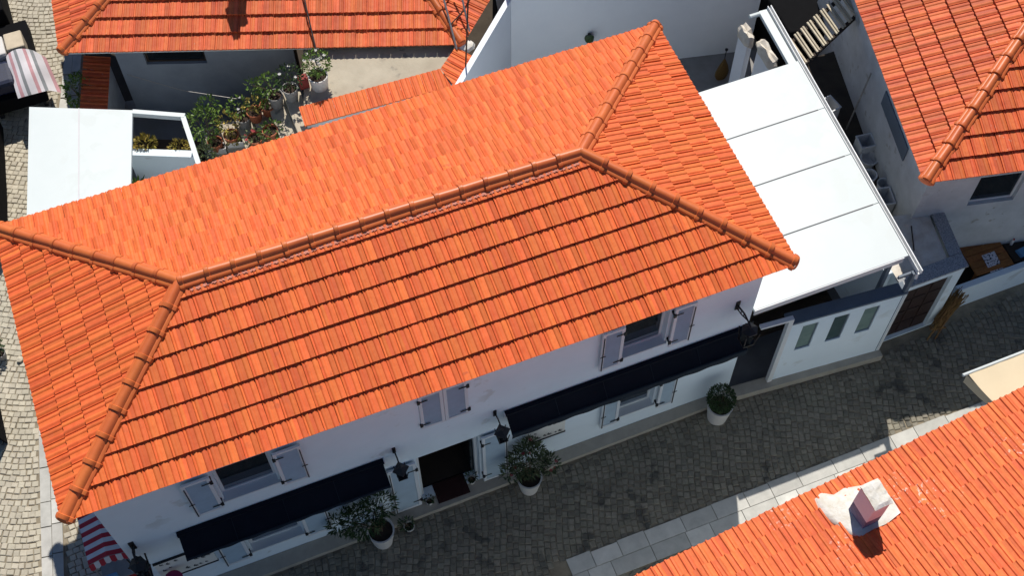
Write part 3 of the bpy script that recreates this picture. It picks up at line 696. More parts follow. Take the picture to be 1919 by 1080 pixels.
# ================================================================== RIGHT HOUSE
A = R(-12.8); U = Vector((math.cos(A), math.sin(A), 0)); V = Vector((-math.sin(A), math.cos(A), 0))
H = Vector((15.77, 1.30, 4.0))
rh = thing('house', 'white house with older red tile roof beside the dark alley', 'house', (19, 4, 0))
Lr, Wr, pr = 8.2, 7.0, .333; hd = Wr / 2
P0, P1, P2, P3 = H, H + U * Lr, H + U * Lr + V * Wr, H + V * Wr
q1 = H + U * hd + V * hd + Vector((0, 0, hd * pr)); q2 = H + U * (Lr - hd) + V * hd + Vector((0, 0, hd * pr))
rr = MB().add([P0, P1, P2, P3, q1, q2], [(0, 1, 5, 4), (1, 2, 5), (2, 3, 4, 5), (3, 0, 4), (0, 3, 2, 1)]).build('roof', 'deck', rh)
k = Roof(rr, 'tile_old', .245, .40, .050)
k.slope(P0, P1, V, pr, [(0, 0), (Lr, 0), (Lr - hd, hd), (hd, hd)], 0)
k.slope(P3, P0, U, pr, [(0, 0), (Wr, 0), (hd, hd)], 0)
k.finish()
caps(rr, P0, q1); caps(rr, P3, q1); caps(rr, q1, q2, end=False)
TW = Matrix.Translation(H - Vector((0, 0, 4))) @ Matrix.Rotation(A, 4, 'Z')
wr = MB(); e = .3
facade(wr, e, Lr - e, 0, 3.94, e, .15, [(1.35, 2.3, 2.45, 3.4), (3.4, 4.4, 1.0, 2.2)])
wr.add([(e, e, 0), (e, Wr - e, 0), (e, Wr - e, 3.94), (e, e, 3.94)], [(0, 3, 2, 1)])
wr.add([(Lr - e, e, 0), (Lr - e, Wr - e, 0), (Lr - e, Wr - e, 3.94), (Lr - e, e, 3.94)], [(0, 1, 2, 3)]); wr.add([(e, Wr - e, 0), (Lr - e, Wr - e, 0), (Lr - e, Wr - e, 3.94), (e, Wr - e, 3.94)], [(0, 1, 2, 3)])
MB().add(wr.v, wr.f, TW).build('wall', 'plaster_old', rh)
MB().prism([(.05, .05), (Lr - .05, .05), (Lr - .05, Wr - .05), (.05, Wr - .05)], 3.945, 3.985, T=TW).build('eaves_board', 'pvc', rh)
for a, b, z0, z1 in ((1.35, 2.3, 2.45, 3.4), (3.4, 4.4, 1.0, 2.2)):
    wn = MB().box(a + .003, a + .05, e + .08, e + .13, z0 + .003, z1 - .003, T=TW).box(b - .05, b - .003, e + .08, e + .13, z0 + .003, z1 - .003, T=TW).box(a + .05, b - .05, e + .081, e + .129, z0 + .003, z0 + .05, T=TW).build('window', 'pvc', rh)
    MB().box(a + .05, b - .05, e + .1, e + .11, z0 + .05, z1 - .003, T=TW).build('pane', 'glass', wn)
# recessed grey shutter on the alley side of this house
MB().box(e - .03, e - .002, 1.3, 2.75, 2.80, 3.2, T=TW).build('window_shutter', 'bluegrey', rh)
# alley: raised floor with boxes and buckets
tag(MB().prism([(15.16, 1.92), (16.3, 1.72), (17.3, 6.4), (15.45, 6.4), (15.2, 3)], 0, 1.45).build('alley_terrace', 'earth'), kind='structure')
def crate(label, c, sx, sy, h, rz):
    t = thing('plastic_box', label, 'box', c, rz); T = Matrix.Translation(c) @ Matrix.Rotation(rz, 4, 'Z'); th = .015
    MB().box(-sx, sx, -sy, sy, 0, th, T=T).build('floor', 'plastic', t)
    for nme, a in (('side', (-sx, -sx + th, -sy, sy)), ('side', (sx - th, sx, -sy, sy)), ('side', (-sx + th, sx - th, -sy, -sy + th)), ('side', (-sx + th, sx - th, sy - th, sy))):
        MB().box(*a, th, h, T=T).build(nme, 'plastic', t)
    MB().box(-sx - .012, sx + .012, -sy - .012, -sy, h - .03, h, T=T).box(-sx - .012, sx + .012, sy, sy + .012, h - .03, h, T=T).box(-sx - .012, -sx, -sy, sy, h - .03, h, T=T).box(sx, sx + .012, -sy, sy, h - .03, h, T=T).build('rim', 'plastic', t)
crate('open white plastic box on the alley ground near the gate wall', (16.12, 2.38, 1.45), .16, .2, .42, A)
crate('white plastic box further back against the alley house wall', (16.47, 3.75, 1.45), .16, .16, .4, A + .1)
def bucket(label, c, r0, r1, h, tilt):
    t = thing('bucket', label, 'bucket', c); T = Matrix.Translation(c) @ Matrix.Rotation(tilt, 4, 'X')
    MB().lathe([(0, 0), (r0, 0), (r1, h), (r1 + .012, h), (r1 + .012, h + .01), (r1 - .012, h + .01), (r0 - .012, .02), (0, .02)], (0, 0, 0), 20, T=T).build('bucket_body', 'plastic', t, smooth=40)
    MB().tube([T @ Vector((-r1, 0, h)), T @ Vector((0, -r1 * .9, h * .8)), T @ Vector((r1, 0, h))], .005, 5).build('handle', 'metal', t)
bucket('tall white bucket between the two plastic boxes', (16.10, 2.95, 1.45), .10, .14, .42, R(0))
bucket('low white tub half hidden beside the alley boxes', (16.42, 3.45, 1.45), .14, .18, .2, R(0))
tag(MB().lathe([(0, 0), (.2, .02), (.24, .12), (.12, .22), (0, .24)], (16.02, 3.75, 1.45), 12, sy=1.5).build('tarpaulin_bundle', 'grey_cloth', smooth=50), 'grey crumpled tarpaulin bundle on the alley ground', 'tarpaulin')
bucket('grey tub standing by the gate wall end of the alley', (16.32, 2.72, 1.45), .11, .13, .3, R(0))
potted('leafless dry plant in white pot in the alley', (15.95, 4.3, 1.45), .10, .14, .26, [(0, 0, .45, .12, .12, .15)], 'leaf_gold', 120, .07, .012, seed=71)
for kk, (xx, yy) in enumerate(((15.75, 4.9), (15.95, 5.2), (16.2, 4.85))):
    crate(('black crate under the slatted lean-to', 'white crate behind the dry plant', 'tall white crate at the alley house wall')[kk], (xx, yy, 1.45), .15, .18, .25 + .1 * kk, A + .2 * kk)
tag(MB().tube([(16.45, 4.4, 1.46), (16.72, 4.55, 3.0)], .02, 6).build('pipe', 'metal'), 'thin grey pipe leaning on the alley house wall', 'pipe')
# slatted lean-to
sl = thing('slatted_lean_to', 'lean-to of pale wooden slats over the dark yard', 'pergola', (16.8, 6.4, 0))
d = Vector((1.65, .78, 0)).normalized()
b0 = Vector((15.42, 5.18, 3.0))
MB().tube([b0, b0 + d * 3.2], .05, 4).build('beam', 'wood_dark', sl)
MB().tube([b0 + Vector((0, .6, .0)), b0 + d * 3.2 + Vector((0, .6, 0))], .05, 4).build('beam', 'wood_dark', sl)
for i in range(14):
    for j in (0, 1):
        p = b0 + d * (.12 + i * .222 + j * .066) + Vector((0, 0, .06))
        B(-.019, .019, -.03, .66, 0, .04, T=Matrix.Translation(p) @ Matrix.Rotation(rt.uniform(-.015, .015) + .02, 4, 'Z')).build('slat', 'wood_pale', sl)
for s_ in (.2, 3.0): B(-.05, .05, -.05, .05, 0, 2.97, T=Matrix.Translation(b0 + d * s_ - Vector((0, 0, 3.0)))).build('post', 'wood_dark', sl)
tag(MB().prism([(16.55, 7.2), (17.5, 7.0), (17.9, 9.6), (16.6, 9.9)], -.03, 1.5).build('yard_shade_block', 'tarp', bevel=.05), 'added black shade block in the yard behind the slatted lean-to', 'block')  # black block added so this part of the yard reads as deep shade
# broken plaster posts behind the patio
for lab, x, y, sx, sy, h in (('broken white plaster post behind the patio roof, taller one', 15.20, 6.90, .11, .24, 2.45), ('broken white plaster post touching the patio roof edge', 15.40, 6.30, .10, .38, 2.40)):
    rnd = random.Random(h); pst = thing('plaster_post', lab, 'post', (x, y, 0))
    B(x - sx * .55, x + sx * .55, y - sy * .8, y + sy * .8, 0, h - .28).build('stub', 'plaster_bright', pst)
    lv = [h - .3, h - .22, h - .12, h]; n = 12; vs = []; fs = []
    for i, z in enumerate(lv):
        for q in range(n):
            a = 2 * math.pi * q / n; c = math.cos(a); s_ = math.sin(a); m_ = max(abs(c), abs(s_)); j = (1 + rnd.uniform(-.16, .14)) * (1 if i < 3 else .8)
            vs.append((x + sx * c / m_ * j, y + sy * s_ / m_ * j, z + (rnd.uniform(-.06, .05) if i else 0)))
    for i in range(len(lv) - 1):
        for q in range(n): fs.append((i * n + q, i * n + (q + 1) % n, (i + 1) * n + (q + 1) % n, (i + 1) * n + q))
    fs += [list(range(n))[::-1]]; k0 = len(vs); vs.append((x, y, h - .03)); o_ = (len(lv) - 1) * n
    fs += [(o_ + q, o_ + (q + 1) % n, k0) for q in range(n)]
    MB().add(vs, fs).build('broken_top', 'plaster_broken', pst)
# tall white wall building behind
bw = thing('boundary_building', 'tall blank white wall of the neighbouring building behind the courtyard', 'building', (13, 9, 0))
c0 = Vector((10.77, 9.40, 0)); UB = U; 
e1 = c0 + UB * 5.65; aL = Vector((8.9, 7.56, 0))
nb = MB()
def wallquad(mb, a, b, z0, z1): mb.add([(a.x, a.y, z0), (b.x, b.y, z0), (b.x, b.y, z1), (a.x, a.y, z1)], [(0, 1, 2, 3)])
bk = V * 3
nb.prism([(c0.x, c0.y), (e1.x, e1.y), ((e1 + bk).x, (e1 + bk).y), ((c0 + bk).x, (c0 + bk).y)], -.03, 3.6)
nb.build('wall', 'plaster_bright', bw)
aw = thing('terrace_side_wall', 'white slanting wall between terrace roof and courtyard', 'wall', (9.9, 8.5, 0))
dA = (c0 - aL).normalized(); nA = Vector((-dA.y, dA.x, 0))
MB().prism([(aL.x, aL.y), (c0.x - .004, c0.y), ((c0 + nA * .12).x - .004, (c0 + nA * .12).y), ((aL + nA * .12).x, (aL + nA * .12).y)], -.03, 2.62).build('wall', 'plaster_bright', aw)
t = thing('wall_lamp', 'dark green cone wall lamp on the tall blank white wall', 'lamp', (12.5, 8.92, 1.2))
T = Matrix.Translation((12.48, 8.86, 1.28)) @ Matrix.Rotation(R(35), 4, 'X')
MB().lathe([(0, .16), (.03, .15), (.05, .08), (.11, -.16), (.09, -.16), (0, .05)], (0, 0, 0), 14, T=T).build('lamp_shade', 'leaf_dark', t, smooth=40)
B(12.45, 12.51, 8.86, 8.98, 1.2, 1.32).build('wall_plate', 'black', t)
t = thing('teardrop_ornament', 'brown teardrop shaped wicker ornament with thin dark stem by the white wall', 'ornament', (15.28, 7.62, 0))
MB().lathe([(0, .02), (.12, .04), (.17, .16), (.165, .28), (.12, .45), (.06, .6), (.02, .7), (0, .72)], (15.28, 7.62, 0), 18, sy=.55).build('teardrop_body', 'wicker', t, smooth=50)
MB().tube([(15.28, 7.62, .68), (15.28, 7.62, 1.0)], .012, 6).build('stem', 'black', t)
MB().lathe([(0, 0), (.035, .03), (.035, .06), (0, .09)], (15.28, 7.62, .98), 10).build('knob', 'black', t)

# ================================================================== TOP LEFT HOUSE WITH TERRACE AND YARD
tl = thing('house', 'low white house with red tile roof behind the potted plant yard', 'house', (5.4, 11.5, 0))
K0 = Vector((1.52, 11.54, 2.6)); K1 = Vector((9.36, 8.68, 2.6))
u_ = (K1 - K0).normalized(); v_ = Vector((-u_.y, u_.x, 0)); Lt = (K1 - K0).length
pitch = .333; D = 3.4
ler = Vector((.10, 1, 0)).normalized()                 # left eave direction
rer = dA                                              # right eave runs along the slanting wall
def bis(a, b): return (a.normalized() + b.normalized()).normalized()
b0v = bis(u_, ler); b1v = bis(-u_, rer)
d0 = b0v.dot(v_); d1 = b1v.dot(v_)
T0 = K0 + b0v * (D / d0) + Vector((0, 0, D * pitch)); T1 = K1 + b1v * (D / d1) + Vector((0, 0, D * pitch))
lp = K0 + ler * 5; rp_ = K1 + rer * 5
rt_ = MB().add([K0, K1, T1, T0, lp, rp_], [(0, 1, 2, 3), (0, 3, 4), (1, 5, 2)]).build('roof', 'deck', tl)
k = Roof(rt_, 'tile_old', .245, .385, .052)
k.slope(K0, K1, v_, pitch, [(0, 0), (Lt, 0), (Lt + (b1v * (D / d1)).dot(u_), D), ((b0v * (D / d0)).dot(u_), D)], 0)
inl = Vector((ler.y, -ler.x, 0)); dl = b0v.dot(inl); tl0 = 3 / dl
k.slope(lp, K0, inl, pitch, [(1, 0), (5, 0), (5 - (b0v * tl0).dot(ler), 3), (1, 3)], 0)
inr = Vector((-rer.y, rer.x, 0)); dr_ = b1v.dot(inr); tr0 = 2.2 / dr_
k.slope(K1, rp_, inr, pitch, [(0, 0), (3.5, 0), (3.5, 2.2), ((b1v * tr0).dot(rer), 2.2)], 0)
k.finish()
caps(rt_, K0, T0); caps(rt_, K1, T1)
TT = Matrix.Translation((K0.x, K0.y, 0)) @ Matrix.Rotation(math.atan2(u_.y, u_.x), 4, 'Z')
wt = MB(); facade(wt, .95, 7.9, -.03, 2.53, .25, .18, [(1.55, 2.85, 1.85, 2.3), (4.75, 5.6, .05, 2.3)])
wt.add([(.95, .25, -.03), (.95, 5, -.03), (.95, 5, 2.53), (.95, .25, 2.53)], [(0, 3, 2, 1)]); wt.add([(7.9, .25, 0), (7.9, 5, 0), (7.9, 5, 2.53), (7.9, .25, 2.53)], [(0, 1, 2, 3)]); wt.add([(.95, 5, 0), (7.9, 5, 0), (7.9, 5, 2.53), (.95, 5, 2.53)], [(0, 1, 2, 3)])
MB().add(wt.v, wt.f, TT).build('wall', 'slate_wall', tl)
MB().box(-.02, 5.35, .02, .14, 2.50, 2.585, T=TT).build('gutter', 'pvc', tl)
wn = MB().box(1.553, 1.6, .32, .36, 1.853, 2.297, T=TT).box(2.8, 2.847, .32, .36, 1.853, 2.297, T=TT).box(1.6, 2.8, .321, .359, 1.853, 1.9, T=TT).build('window', 'wood_dark', tl)
MB().box(1.6, 2.8, .335, .345, 1.9, 2.297, T=TT).build('pane', 'glass', wn)
MB().box(4.753, 4.80, .30, .36, .05, 2.297, T=TT).box(5.55, 5.597, .30, .36, .05, 2.297, T=TT).build('door_frame', 'wood_dark', tl)
# chimney standing up the slope (its shadow falls on the tiles in view)
ch = thing('chimney_stack', 'square white chimney stack on the low house roof', 'chimney', (5.75, 12.4, 3.4))
B(5.50, 5.80, 12.0, 12.3, 2.9, 4.75).build('stack', 'plaster', ch); B(5.46, 5.84, 11.96, 12.34, 4.75, 4.82).build('slab_cap', 'mortar', ch); B(5.58, 5.72, 12.08, 12.22, 4.82, 5.2).build('flue', 'terra', ch)
# terrace
ter = tag(MB().prism([(5.78, 8.30), (8.75, 8.12), (9.30, 8.62), (9.28, 8.95), (6.28, 10.0)], 2.28, 2.45).build('terrace', 'concrete'), kind='structure')
tw_ = thing('terrace_wall', 'tile capped wall along the concrete terrace edge', 'wall', (7.4, 8, 0))
MB().prism([(5.74, 7.98), (8.80, 7.86), (8.98, 7.90), (9.50, 8.42), (9.38, 8.6), (8.75, 8.10), (5.76, 8.28)], -.03, 2.43).build('wall', 'plaster_old', tw_)
cr = Roof(tw_, 'tile', .235, .46, .03)
cr.slope((5.68, 7.88, 2.47), (8.80, 7.76, 2.47), (.04, 1, 0), .26, [(0, 0), (3.12, 0), (3.02, .44), (.0, .44)], 0, over=.0)
cr.slope((8.84, 7.72, 2.47), (9.50, 8.30, 2.47), (-.66, .75, 0), .26, [(.0, 0), (.88, 0), (.88, .44), (.22, .44)], 0, over=.0)
cr.finish()
# stairs with pots
st = thing('garden_stairs', 'short concrete garden stairs rising to the terrace with pots', 'stairs', (4.8, 8.8, 0))
steps = []
for i in range(6):
    x = 3.72 + i * .36; y = 9.12 - i * .13; z = 1.1 + i * .235
    MB().prism([(x, y - .62), (x + .355, y - .75), (x + .355, y + .5), (x, y + .62)], -.03, z).build('step', 'concrete', st, bevel=.01)
    steps.append((x + .17, y - .05, z))
bed = thing('planter_bed', 'white low parapet planter in front of the yard', 'planter', (2.8, 9.4, 0))
T = Matrix.Translation((2.19, 9.68, 0)) @ Matrix.Rotation(math.atan2(-.55, 1.23), 4, 'Z')
MB().box(-.1, 1.33, -.09, .09, -.03, 1.10, T=T).build('parapet', 'plaster', bed, bevel=.008)
MB().box(-.1, 1.33, .1, .5, -.03, .9, T=T).build('soil_bed', 'soil', bed)
rl = random.Random(21)
def bush(label, c, rad, n, leaf, ll, lw, cat='plant', name='garden_plant', up=.3):
    t = thing(name, label, cat, c)
    fb = MB(); leaf_cloud(fb, (c[0], c[1], c[2] + rad[2]), rad, n, ll, lw, rl, up=up); fb.build('foliage', leaf, t)
    sb = MB()
    for _ in range(5): sb.tube([(c[0], c[1], c[2]), (c[0] + rl.uniform(-.6, .6) * rad[0], c[1] + rl.uniform(-.6, .6) * rad[1], c[2] + rad[2] * 1.4)], .01, 5, .004)
    sb.build('stem', 'stem', t)
    return t
bush('yellowing bush in the planter bed under the white frame', (2.48, 9.82, .9), (.24, .18, .16), 260, 'leaf_gold', .1, .022)
bush('small orange leaved bush at the planter bed end', (3.15, 9.5, .9), (.2, .15, .13), 160, 'leaf_gold', .09, .02)
ag = thing('agave', 'spiky green agave at the foot of the white parapet', 'agave', (2.02, 9.2, .0))
ab = MB()
for i in range(40):
    a = i * 2.4; e_ = R(20 + 60 * (i / 40)); l_ = .42
    d = Vector((math.cos(a) * math.cos(e_), math.sin(a) * math.cos(e_), math.sin(e_))); s_ = Vector((-math.sin(a), math.cos(a), 0)); o = Vector((2.02, 9.2, .35))
    ab.add([o - s_ * .02, o + d * l_ * .5 - s_ * .035, o + d * l_ - Vector((0, 0, .06)), o + d * l_ * .5 + s_ * .035, o + s_ * .02], [(0, 1, 2, 3, 4)])
ab.build('leaves', 'leaf', ag); round_pot(ag, (2.02, 9.2, 0), .16, .2, .38, 'terra')
PL = [('tall bushy green plant in dark pot at the stair foot', steps[0], 'leaf', [(-.1, .15, .75, .34, .3, .42), (.1, .35, 1.0, .25, .22, .2)], 'terra', None, 300),
      ('blue green feathery plant beside the white frame', (3.62, 8.75, .0), 'leaf_olive', [(0, 0, 1.35, .2, .24, .35)], 'conc_grey', None, 420),
      ('yellowish strap leaved plant on the second stair', steps[1], 'leaf_gold', [(.02, .1, .55, .22, .2, .22)], 'terra', None, 260),
      ('green plant with a yellow flower on the third stair', (steps[2][0], steps[2][1] + .3, steps[2][2]), 'leaf', [(-.05, .1, .5, .22, .18, .24)], 'conc_grey', ('petal', 3), 300),
      ('orange leaved plant in clay pot on the fourth stair', (steps[3][0] - .12, steps[3][1] + .3, steps[3][2]), 'leaf_gold', [(0, .05, .42, .2, .15, .15)], 'terra', None, 300),
      ('bright green fern in red clay pot on the fourth stair', (steps[3][0] + .18, steps[3][1] + .36, steps[3][2]), 'leaf', [(0, .05, .45, .2, .16, .18)], 'terra', None, 380),
      ('lime green shrub in large dark pot beside the fifth stair', (steps[4][0] + .02, steps[4][1] + .42, steps[4][2]), 'leaf', [(-.1, .1, .6, .2, .2, .26), (-.35, .2, .6, .15, .14, .14)], 'conc_grey', None, 300),
      ('dark green leafy shrub in large pot on the top stair', (steps[5][0] - .02, steps[5][1] + .42, steps[5][2]), 'leaf_dark', [(.03, .08, .6, .26, .24, .26)], 'conc_grey', ('petal', 4), 380),
      ('low green mound plant on the stair edge near the roof', (steps[3][0] + .05, steps[3][1] - .30, steps[3][2]), 'leaf', [(0, 0, .28, .24, .17, .13)], 'terra', None, 420),
      ('olive trailing plant on the stair edge near the roof', (steps[2][0] + .08, steps[2][1] - .32, steps[2][2]), 'leaf_olive', [(0, 0, .3, .22, .16, .14)], 'terra', ('petal_red', 4), 300)]
for i, (lab, c, lf, cr_, pm, fl, n) in enumerate(PL):
    potted(lab, c, .12, .16, .28 if i not in (6, 7) else .36, cr_, lf, int(n * .62), .10, .024, pm, fl, 30 + i)
for lab, c, lf in (('white rectangular window box with trailing green plant', (3.90, 9.03, 1.1), 'leaf_olive'), ('white rectangular window box with yellowish plant', (4.32, 8.86, 1.335), 'leaf_gold')):
    t = thing('window_box', lab, 'planter', c); T = Matrix.Translation(c) @ Matrix.Rotation(-.3, 4, 'Z')
    MB().box(-.19, .19, -.09, .09, 0, .02, T=T).box(-.19, .19, -.09, -.07, .02, .17, T=T).box(-.19, .19, .07, .09, .02, .17, T=T).box(-.19, -.17, -.07, .07, .02, .17, T=T).box(.17, .19, -.07, .07, .02, .17, T=T).build('box', 'pot', t)
    MB().box(-.17, .17, -.07, .07, .02, .12, T=T).build('soil', 'soil', t)
    fb = MB(); leaf_cloud(fb, (c[0] - .06, c[1], c[2] + .18), (.14, .1, .08), 90, .07, .018, rl); fb.build('foliage', lf, t)
potted('white flowering plant in large white pot on the terrace corner', (6.28, 8.80, 2.45), .17, .2, .36, [(.03, .08, .64, .27, .25, .27)], 'leaf', 520, .08, .02, flowers=('petal', 11), seed=50)
tag(B(-.1, .1, -.08, .08, 0, .3, T=Matrix.Translation((5.98, 8.92, 2.45))).build('small_box', 'red_dull', bevel=.01), 'small red box beside the white pot on the terrace', 'box')
# yard wall with tiles, climber
yw = thing('yard_wall', 'low yard wall with dark red tile coping beside the side lane', 'wall', (1.9, 11.2, 0))
MB().prism([(1.55, 10.92), (1.93, 10.80), (2.28, 12.02), (1.88, 12.14)], -.03, 1.33).build('wall', 'plaster_old', yw)
cr = Roof(yw, 'tile_old', .22, .52, .03)
cr.slope((1.95, 10.72, 1.36), (2.33, 12.12, 1.36), (-.968, .252, 0), .3, [(0, 0), (1.47, 0), (1.47, .5), (0, .5)], 0, over=0)
cr.finish()
bush('leafy green climber spilling over the yard wall into the lane', (1.50, 11.62, .75), (.33, .34, .45), 420, 'leaf', .11, .026, 'climber', 'climber', .0)
# poles on the roof
t = thing('ladder_frame', 'rusty metal ladder frame leaning on the tiled roof corner', 'ladder', (9.4, 8.6, 2.7))
MB().tube([(9.22, 8.55, 2.62), (9.35, 10.1, 3.5)], .022, 6).build('rail', 'metal', t)
MB().tube([(9.60, 8.80, 2.75), (9.75, 10.1, 3.6)], .022, 6).build('rail', 'metal', t)
for s_ in (.3, .75): MB().tube([(9.22 + .13 * s_, 8.55 + 1.55 * s_, 2.62 + .88 * s_), (9.60 + .15 * s_, 8.80 + 1.3 * s_, 2.75 + .85 * s_)], .014, 6).build('rung', 'rust', t)
t = thing('antenna_pole', 'thin dark antenna pole standing at the terrace corner', 'pole', (9.26, 7.95, 2.5))
MB().tube([(9.22, 8.05, 2.45), (9.40, 8.20, 4.4)], .018, 6).build('pole', 'rust', t); MB().lathe([(0, 0), (.05, 0), (.05, .03), (0, .03)], (9.22, 8.05, 2.45), 8).build('foot', 'rust', t)
tag(MB().tube([(6.46, 9.55, 2.72), (6.56, 10.4, 3.05), (6.75, 11.6, 3.5)], .018, 5).build('roof_cable', 'black'), 'black cable running up the low house roof above the white pot', 'cable')
tag(MB().lathe([(0, 0), (.24, 0), (.2, .08), (.1, .12), (0, .13)], (9.42, 8.64, 2.50), 9, sy=.7).build('mortar_heap', 'mortar', smooth=40), 'pale mortar lump at the roof and terrace corner', 'mortar')
tag(MB().tube([(2.6, 11.0, 2.0), (3.6, 10.2, 1.92), (4.6, 9.5, 2.0)], .006, 4).build('clothesline', 'metal'), 'thin wire line stretched across the shaded yard', 'wire')
# left canopy
lc = thing('lane_canopy', 'flat white two panel canopy beside the side lane', 'canopy', (1.0, 8, 0))
for pl in ([(-.52, 5.6), (.50, 5.6), (1.485, 10.2), (.54, 10.62)], [(.515, 5.6), (1.47, 5.6), (2.51, 9.75), (1.50, 10.195)]):
    MB().prism(pl, 2.22, 2.30).build('roof_panel', 'white_metal', lc, bevel=.004)
MB().prism([(.497, 5.6), (.518, 5.6), (1.503, 10.2), (1.482, 10.21)], 2.298, 2.306).build('panel_seam', 'cream_cloth', lc)
def beam(mb, a, b, w2, z0, z1):
    a = Vector(a); b = Vector(b); d = (b - a).normalized(); n = Vector((-d.y, d.x)) * w2
    mb.prism([tuple(a - n), tuple(b - n), tuple(b + n), tuple(a + n)], z0, z1)
fm = MB(); beam(fm, (2.50, 9.72), (3.48, 9.22), .05, 2.18, 2.305); beam(fm, (3.44, 9.20), (3.42, 5.6), .05, 2.179, 2.30); fm.build('frame_beam', 'white_metal', lc)
for x, y in ((3.42, 9.2), (.55, 10.5)): B(x - .04, x + .04, y - .04, y + .04, -.03, 2.18 if x > .6 else 2.215).build('post', 'pvc', lc)
# loaded cart at the lane head, black shadow mass and dark things at the lane edge
ct = thing('goods_cart', 'cart heaped with bundles and striped sheet in the side lane', 'cart', (.3, 13.4, 0))
B(-.6, .72, 12.4, 14.6, .35, .75).build('cart_bed', 'tarp', ct)
for x in (-.4, .6):
    for y in (12.7, 14.2): MB().lathe([(0, -.04), (.24, -.04), (.24, .04), (0, .04)], (0, 0, 0), 16, T=Matrix.Translation((x, y, .22)) @ Matrix.Rotation(R(90), 4, 'Y')).build('wheel', 'black', ct)
tag(B(.22, .62, 13.35, 13.85, .755, 1.25).build('cardboard_box', 'card', bevel=.03), 'pale cardboard box on the goods cart', 'box')
tag(B(-.12, .19, 13.3, 13.85, .755, 1.22).build('foam_box', 'pot', bevel=.03), 'white foam box on the goods cart', 'box')
tag(B(-.35, .2, 12.5, 13.2, .755, 1.15).build('dark_bag', 'bag', bevel=.1), 'dark blue sparkling bag on the goods cart', 'bag')
ss = thing('striped_sheet', 'pink grey and white striped sheet draped over the cart load', 'sheet', (.55, 13, .76))
nS = 12
for s_ in range(nS):
    vs = []; fs = []
    for i in range(2):
        for j in range(9):
            a_s = (s_ + i) / nS; v = j / 8
            x = .16 + .78 * a_s; y = 13.3 - 1.15 * v
            z = .80 + .42 * (1 - abs(2 * a_s - .7) ** 2 * .45) * (1 - .55 * v ** 2) + .03 * math.sin(v * 9 + a_s * 5)
            vs.append((x + .12 * v * a_s, y, max(.5, z - (.5 * max(0, a_s - .75)))))
    for j in range(8): fs.append((j, j + 1, 9 + j + 1, 9 + j))
    MB().add(vs, fs).build('stripe', ('cream_cloth', 'pale_pink', 'cream_cloth', 'grey_cloth', 'cream_cloth')[s_ % 5], ss, smooth=60)
tag(MB().prism([(-1.9, 9.0), (-.95, 9.0), (-.72, 10.4), (-.55, 11.6), (-.45, 12.35), (-1.6, 12.35)], -.03, .9).build('lane_shade_block', 'tarp', bevel=.05), 'added black mass standing in for shadow at the lane edge', 'mass')  # black block added in place of deep shadow along the lane
tag(B(-.5, .35, 14.75, 16.2, -.03, 1.1).build('covered_crates', 'tarp', bevel=.06), 'black covered crates behind the goods cart', 'crates')
bd = thing('sandwich_board', 'dark sandwich board standing at the lane edge', 'sign', (-1.9, 5.1, 0))
for s_ in (-1, 1):
    T = Matrix.Translation((-1.93 + s_ * .12, 5.0, 0)) @ Matrix.Rotation(-s_ * .16, 4, 'Y'); B(-.015, .015, -.5, .55, 0, .85, T=T).build('panel', 'tarp', bd)
potted('small dark leafed plant in pot at the lane edge', (-1.55, 6.45, 0), .09, .12, .2, [(-.05, .1, .35, .16, .2, .16)], 'leaf_dark', 500, .09, .02, 'conc_grey', seed=61)
tag(MB().lathe([(0, 0), (.06, 0), (.07, .05), (0, .07)], (-1.22, 6.25, .01), 8).build('loose_sett', 'sett'), 'single loose dark stone lying on the lane', 'stone')

# ================================================================== STRIPED CART AT THE HOUSE CORNER
sc = thing('striped_cart', 'red and white striped gable roofed cart at the house corner', 'cart', (-.15, 1.1, 0))
x0, xm, x1, y0, y1 = -.47, -.12, .20, .60, 1.9
n = 15
for i in range(n):
    ya, yb = y0 + (y1 - y0) * i / n, y0 + (y1 - y0) * (i + 1) / n
    MB().add([(x0, ya, 2.0), (xm, ya, 2.12), (x1, ya, 2.0), (x0, yb, 2.0), (xm, yb, 2.12), (x1, yb, 2.0)], [(0, 1, 4, 3), (1, 2, 5, 4)]).build('roof_stripe', 'red' if i % 2 == 0 else 'cream_cloth', sc)
for i in range(7):
    xa, xb = x0 + (x1 - x0) * i / 7, x0 + (x1 - x0) * (i + 1) / 7
    zt = lambda x: 2.0 + .12 * (1 - abs(x - xm) / (.35 if x < xm else .32))
    xc = (xa + xb) / 2
    MB().add([(xa, y0 - .01, zt(xa)), (xb, y0 - .01, zt(xb)), (xb, y0 - .06, zt(xb) - .14), (xc, y0 - .065, zt(xc) - .18), (xa, y0 - .06, zt(xa) - .14)], [(0, 4, 3, 2, 1)]).build('valance_flap', 'red' if i % 2 == 0 else 'cream_cloth', sc)
for x in (x0 + .03, x1 - .03):
    for yy in (y0 + .03, y1 - .03): MB().tube([(x, yy, 0.02), (x, yy, 2.0)], .015, 6).build('post', 'metal', sc)
B(x0 + .02, x1 - .02, y0 + .03, y1, .25, .95).build('cart_body', 'red_paint', sc, bevel=.01)
B(-.38, -.18, y0 - .02, y0 + .026, .35, 1.25).build('blue_panel', 'blue', sc)
B(x0 + .0, x1, y0 + .0, y1, .952, .99).build('counter', 'grey_cloth', sc)
for yy in (.85, 1.6):
    for x in (x0 - .02, x1 - .02): MB().lathe([(0, -.02), (.2, -.02), (.2, .02), (0, .02)], (0, 0, 0), 16, T=Matrix.Translation((x, yy, .2)) @ Matrix.Rotation(R(90), 4, 'Y')).build('wheel', 'black', sc)
t = thing('round_stool', 'round magenta cloth covered stool in front of the wall sign', 'stool', (.74, -.02, 0))
MB().lathe([(0, 1.36), (.12, 1.35), (.17, 1.3), (.16, 1.22), (.15, 1.2)], (.74, .1, 0), 20).build('cushion', 'pink', t, smooth=50)
